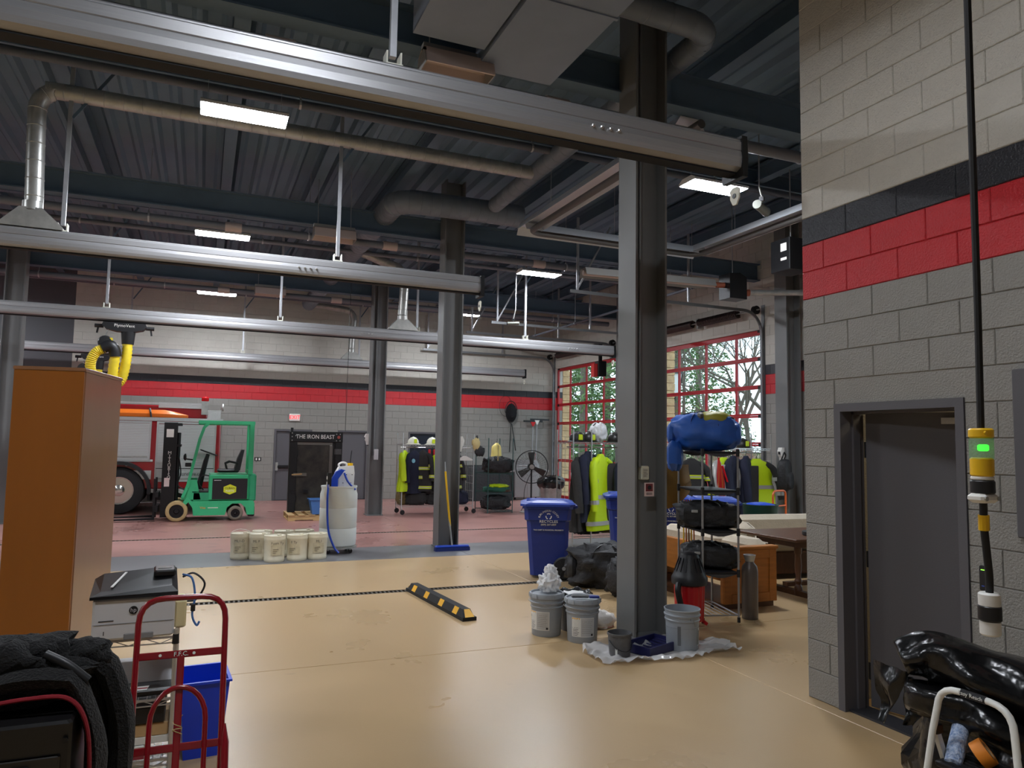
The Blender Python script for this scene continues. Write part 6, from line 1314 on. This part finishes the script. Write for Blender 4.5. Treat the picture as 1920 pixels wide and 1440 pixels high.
G().lathe([(.02, -.11), (.031, -.105), (.034, -.05), (.033, .05), (.034, .1), (.028, .108), (.02, .11)], 22, ax='x').build('nap_cover', m_fuz, pr2, smooth=True); G().lathe([(.019, -.115), (.019, .115)], 14, ax='x').build('core', m_dark, pr2)
pr2.rotation_euler = (0, math.radians(-32), math.radians(25))
tp = thing('tape_roll', 'roll of orange masking tape leaning on the paint roller', 'tape roll', (2.95, 2.08, .548), math.radians(40), rx=math.radians(52))
G().lathe([(.036, -.024), (.052, -.024), (.053, -.02), (.053, .02), (.052, .024), (.036, .024), (.036, -.024)], 28, cap=False).build('tape', mat('orange_tape', (236, 140, 40), .5), tp, smooth=True); G().lathe([(.036, -.024), (.034, -.024), (.034, .024), (.036, .024)], 24, cap=False).build('core', m_card, tp, smooth=True)
# black plastic sack behind the stool
m_sack = mat('glossy_black_plastic', (15, 15, 16), .24, bump=.45, bs=9, bdist=.03)
sk = thing('black_plastic_sack', 'glossy black plastic sack heaped behind the step stool', 'plastic sack', (3.45, 2.3, 0))
G().blob((.06, .0, .33), (.33, .42, .42), .85, 60, 34, .25, 2.4, 4, 0.0, folds=.22).build('sack_body', m_sack, sk, smooth=80)
def roll(pts, rad, seed, nu=26):
    P = bez(pts, 8); rings = []
    for i, p in enumerate(P):
        t = (P[min(i+1, len(P)-1)]-P[max(i-1, 0)]).normalized(); u = t.cross(Vector((0, 0, 1))).normalized(); w = u.cross(t); k = i/(len(P)-1); r = rad*(.75+.5*math.sin(k*PI)**.7)
        rings.append([p+(u*math.cos(a)*1.0+w*math.sin(a)*.62)*r*(1+.4*noise.noise(Vector((math.cos(a)*1.6, math.sin(a)*1.6, k*5+seed)))) for a in [2*PI*q/nu for q in range(nu)]])
    return G().loft(rings)
roll([(-.44, .2, .8), (-.36, .12, .84), (-.26, -.06, .8), (-.16, -.28, .72), (-.1, -.46, .58), (-.05, -.6, .4)], .14, 2).build('upper_fold', m_sack, sk, smooth=80)
roll([(-.46, .16, .66), (-.36, .0, .66), (-.24, -.2, .58), (-.14, -.4, .44)], .12, 6).build('lower_fold', m_sack, sk, smooth=80)
def flap(c, w, h, seed):
    def f(u, v): return (c[0]+.07*noise.noise(Vector((u*2, v*2, seed)))-.03*v, c[1]+(u-.5)*w*(1-.8*v)+.02*noise.noise(Vector((u*3, v*3, seed+3)))+.04*v, c[2]-v*h+.02*noise.noise(Vector((u*3, v*2, seed+7))))
    return G().sheet(f, 12, 12, .002)
flap((-.45, .24, .76), .2, .26, 1).build('torn_flap', m_sack, sk, smooth=80); flap((-.42, .12, .72), .16, .2, 5).build('torn_flap', m_sack, sk, smooth=80)
sm_ = G()
for k in range(26): a = RND.uniform(0, 1); p = Vector((-.22-.1*a+.0, -.02-.22*(1-a), .89-.06*(1-a))); q = p+Vector((RND.uniform(-.03, .03), RND.uniform(-.05, .05), RND.uniform(-.02, .012))); sm_.cyl(p+Vector((-.03, 0, 0)), q+Vector((-.03, 0, 0)), .002, n=4)
sm_.build('dried_paint_specks', m_tancl, sk, kind='stuff')

# ================================================================ OUTSIDE THE GARAGE DOORS
m_asph = mat('driveway_concrete', (150, 148, 142), .85, var=.08, vs=1.5); m_grass = mat('dormant_lawn', (120, 112, 78), .95, var=.2, vs=1.2)
G().box(XD+.3, 24, -8, 60, -.25, -.03).build('ground_drive', m_asph, kind='structure')
G().loft([[(24, -8, -.3), (24, 70, -.3), (24, 70, -.02), (24, -8, -.02)], [(34, -8, -.3), (34, 70, -.3), (34, 70, .6), (34, -8, .6)], [(80, -8, -.3), (80, 70, -.3), (80, 70, 1.2), (80, -8, 1.2)]]).build('ground_lawn', m_grass, kind='structure')
m_stone = mat('tan_stone', (206, 172, 130), .85, bump=.9, bs=14, var=.18, vs=6)
for y0, y1, nm in ((21.86, 22.7, 'tan stone pier outside the far garage door'), (16.02, 16.95, 'tan stone pier outside between the garage doors')):
    t = thing('stone_pier', nm, 'pier', (11.2 if y0 < 20 else 11.15, (y0+y1)/2, -.03), group='stone piers outside'); hh = (y1-y0)/2
    for r in range(24):
        for k in range(2): o_ = .02*RND.random(); G().bev(-.14, .13+o_, -hh+k*hh+.004, -hh+(k+1)*hh-.004, r*.2+.004, r*.2+.196, .012).build('stone', m_stone, t)
ln = thing('wall_lantern', 'black framed white lantern outside the right garage door', 'lantern', (12.1, 17.3, 3.2)); G().loft([[(-.16, -.16, 0), (.16, -.16, 0), (.16, .16, 0), (-.16, .16, 0)], [(-.23, -.23, .55), (.23, -.23, .55), (.23, .23, .55), (-.23, .23, .55)]]).build('glass', mat('frosted_glass', (226, 232, 236), .3), ln)
G().loft([[(-.27, -.27, .55), (.27, -.27, .55), (.27, .27, .55), (-.27, .27, .55)], [(-.12, -.12, .76), (.12, -.12, .76), (.12, .12, .76), (-.12, .12, .76)], [(-.03, -.03, .86), (.03, -.03, .86), (.03, .03, .86), (-.03, .03, .86)]]).build('roof_cap', m_darkm, ln)
for sx in (-1, 1):
    for sy in (-1, 1): G().sq((sx*.16, sy*.16, 0), (sx*.23, sy*.23, .55), .03, .03).build('corner_bar', m_darkm, ln)
G().box(-.17, .17, -.17, .17, -.04, 0).build('bottom_plate', m_darkm, ln); G().tube(bez([(0, 0, -.04), (0, -.1, -.2), (-.1, -.3, -.22), (-.15, -.42, -.1)], 5), .03, 6).build('bracket', m_darkm, ln)
m_pine = mat('pine_needles', (66, 96, 54), .9, c2=(110, 134, 84), vs=1.5); m_bark = mat('grey_bark', (104, 94, 84), .9, var=.2, vs=6); m_twig = mat('reddish_twigs', (150, 112, 100), .9)
def pol(deg, r): a = math.radians(22.77+deg); return (r*math.sin(a), r*math.cos(a))
def evergreen(deg, r, h, lab, seed):
    rn = random.Random(seed); x, y = pol(deg, r); t = thing('evergreen_tree', lab, 'tree', (x, y, .3), rn.random()*6, 'evergreen trees outside')
    G().cyl((0, 0, 0), (0, 0, h*.92), .22, .05, 8).build('trunk', m_bark, t)
    g = G()
    for k in range(6000):
        z = h*(.06+.92*rn.random()**1.2); R0 = (1-z/h)*h*.34+.3; a = rn.random()*2*PI; q = R0*(.35+.65*rn.random()**.5); lay = .5+.5*math.sin(z*4.2+a*2)
        if rn.random() > .35+.65*lay: continue
        c = Vector((q*math.cos(a), q*math.sin(a), z-.12*q)); s = .06+.13*rn.random(); u = Vector((rn.gauss(0, 1), rn.gauss(0, 1), rn.gauss(0, .4))).normalized(); v = u.cross(Vector((rn.gauss(0, 1), rn.gauss(0, 1), rn.gauss(0, 1)))).normalized()
        g.add([c+u*s, c-u*s*.6+v*s*.5, c-u*s*.6-v*s*.5, c-v.cross(u)*s*.35], [(0, 1, 2), (0, 3, 1), (0, 2, 3), (1, 3, 2)])
    g.build('foliage', m_pine, t, kind='stuff')
def bare(deg, r, h, lab, seed, m=None, dep=5, stems=1):
    rn = random.Random(seed); x, y = pol(deg, r); t = thing('bare_tree', lab, 'tree', (x, y, .02 if x < 25 else .1), 0, 'bare trees outside'); g = G(); tw = G()
    def grow(p, d, L, rad, n):
        q = p+d*L; (g if n > 2 else tw).cyl(p, q, rad, rad*.66, 4 if n > 2 else 3)
        if n == 0: return
        for k in range(2 if n > 3 else 3):
            e = (d+Vector((rn.gauss(0, .45), rn.gauss(0, .45), rn.gauss(.08, .3)))).normalized(); grow(p+d*L*rn.uniform(.55, 1), e, L*rn.uniform(.62, .85), rad*.6, n-1)
    for s in range(stems): grow(Vector((rn.gauss(0, .2*stems), rn.gauss(0, .2*stems), 0)), Vector((rn.gauss(0, .06 if stems == 1 else .5), rn.gauss(0, .06 if stems == 1 else .5), 1)).normalized(), h*.3, h*.016 if stems == 1 else .03, dep)
    g.build('trunk', m or m_bark, t); tw.build('twigs', m or m_bark, t, kind='stuff')
for i, (d, r, h) in enumerate(((3.6, 34, 9), (5.6, 30, 10), (7.4, 36, 11), (12.6, 42, 11), (14.2, 48, 12), (1.4, 40, 10))): evergreen(d, r, h, 'dark evergreen tree outside, %s' % ('seen in the far garage door, left', 'seen in the middle of the far garage door', 'seen in the far garage door, right', 'seen in the left panes of the right garage door', 'further back behind the right garage door', 'hidden behind the far corner')[i], 20+i)
for i, (d, r, h) in enumerate(((13.4, 30, 9), (15.3, 34, 10), (16.6, 28, 9), (18.2, 32, 10), (19.6, 30, 9), (6.4, 40, 10))): bare(d, r, h, 'leafless tree outside, %s' % ('nearest the lantern', 'second from the lantern', 'in the centre panes of the right garage door', 'right of the centre panes', 'in the rightmost panes', 'behind the evergreens')[i], 50+i, dep=6)
for i, (d, r) in enumerate(((14.6, 27), (16.2, 26), (17.6, 27), (18.9, 26))): bare(d, r, 2.6, 'reddish leafless shrub outside, %s from the left' % ('first', 'second', 'third', 'fourth')[i], 70+i, m_twig, 5, 6)
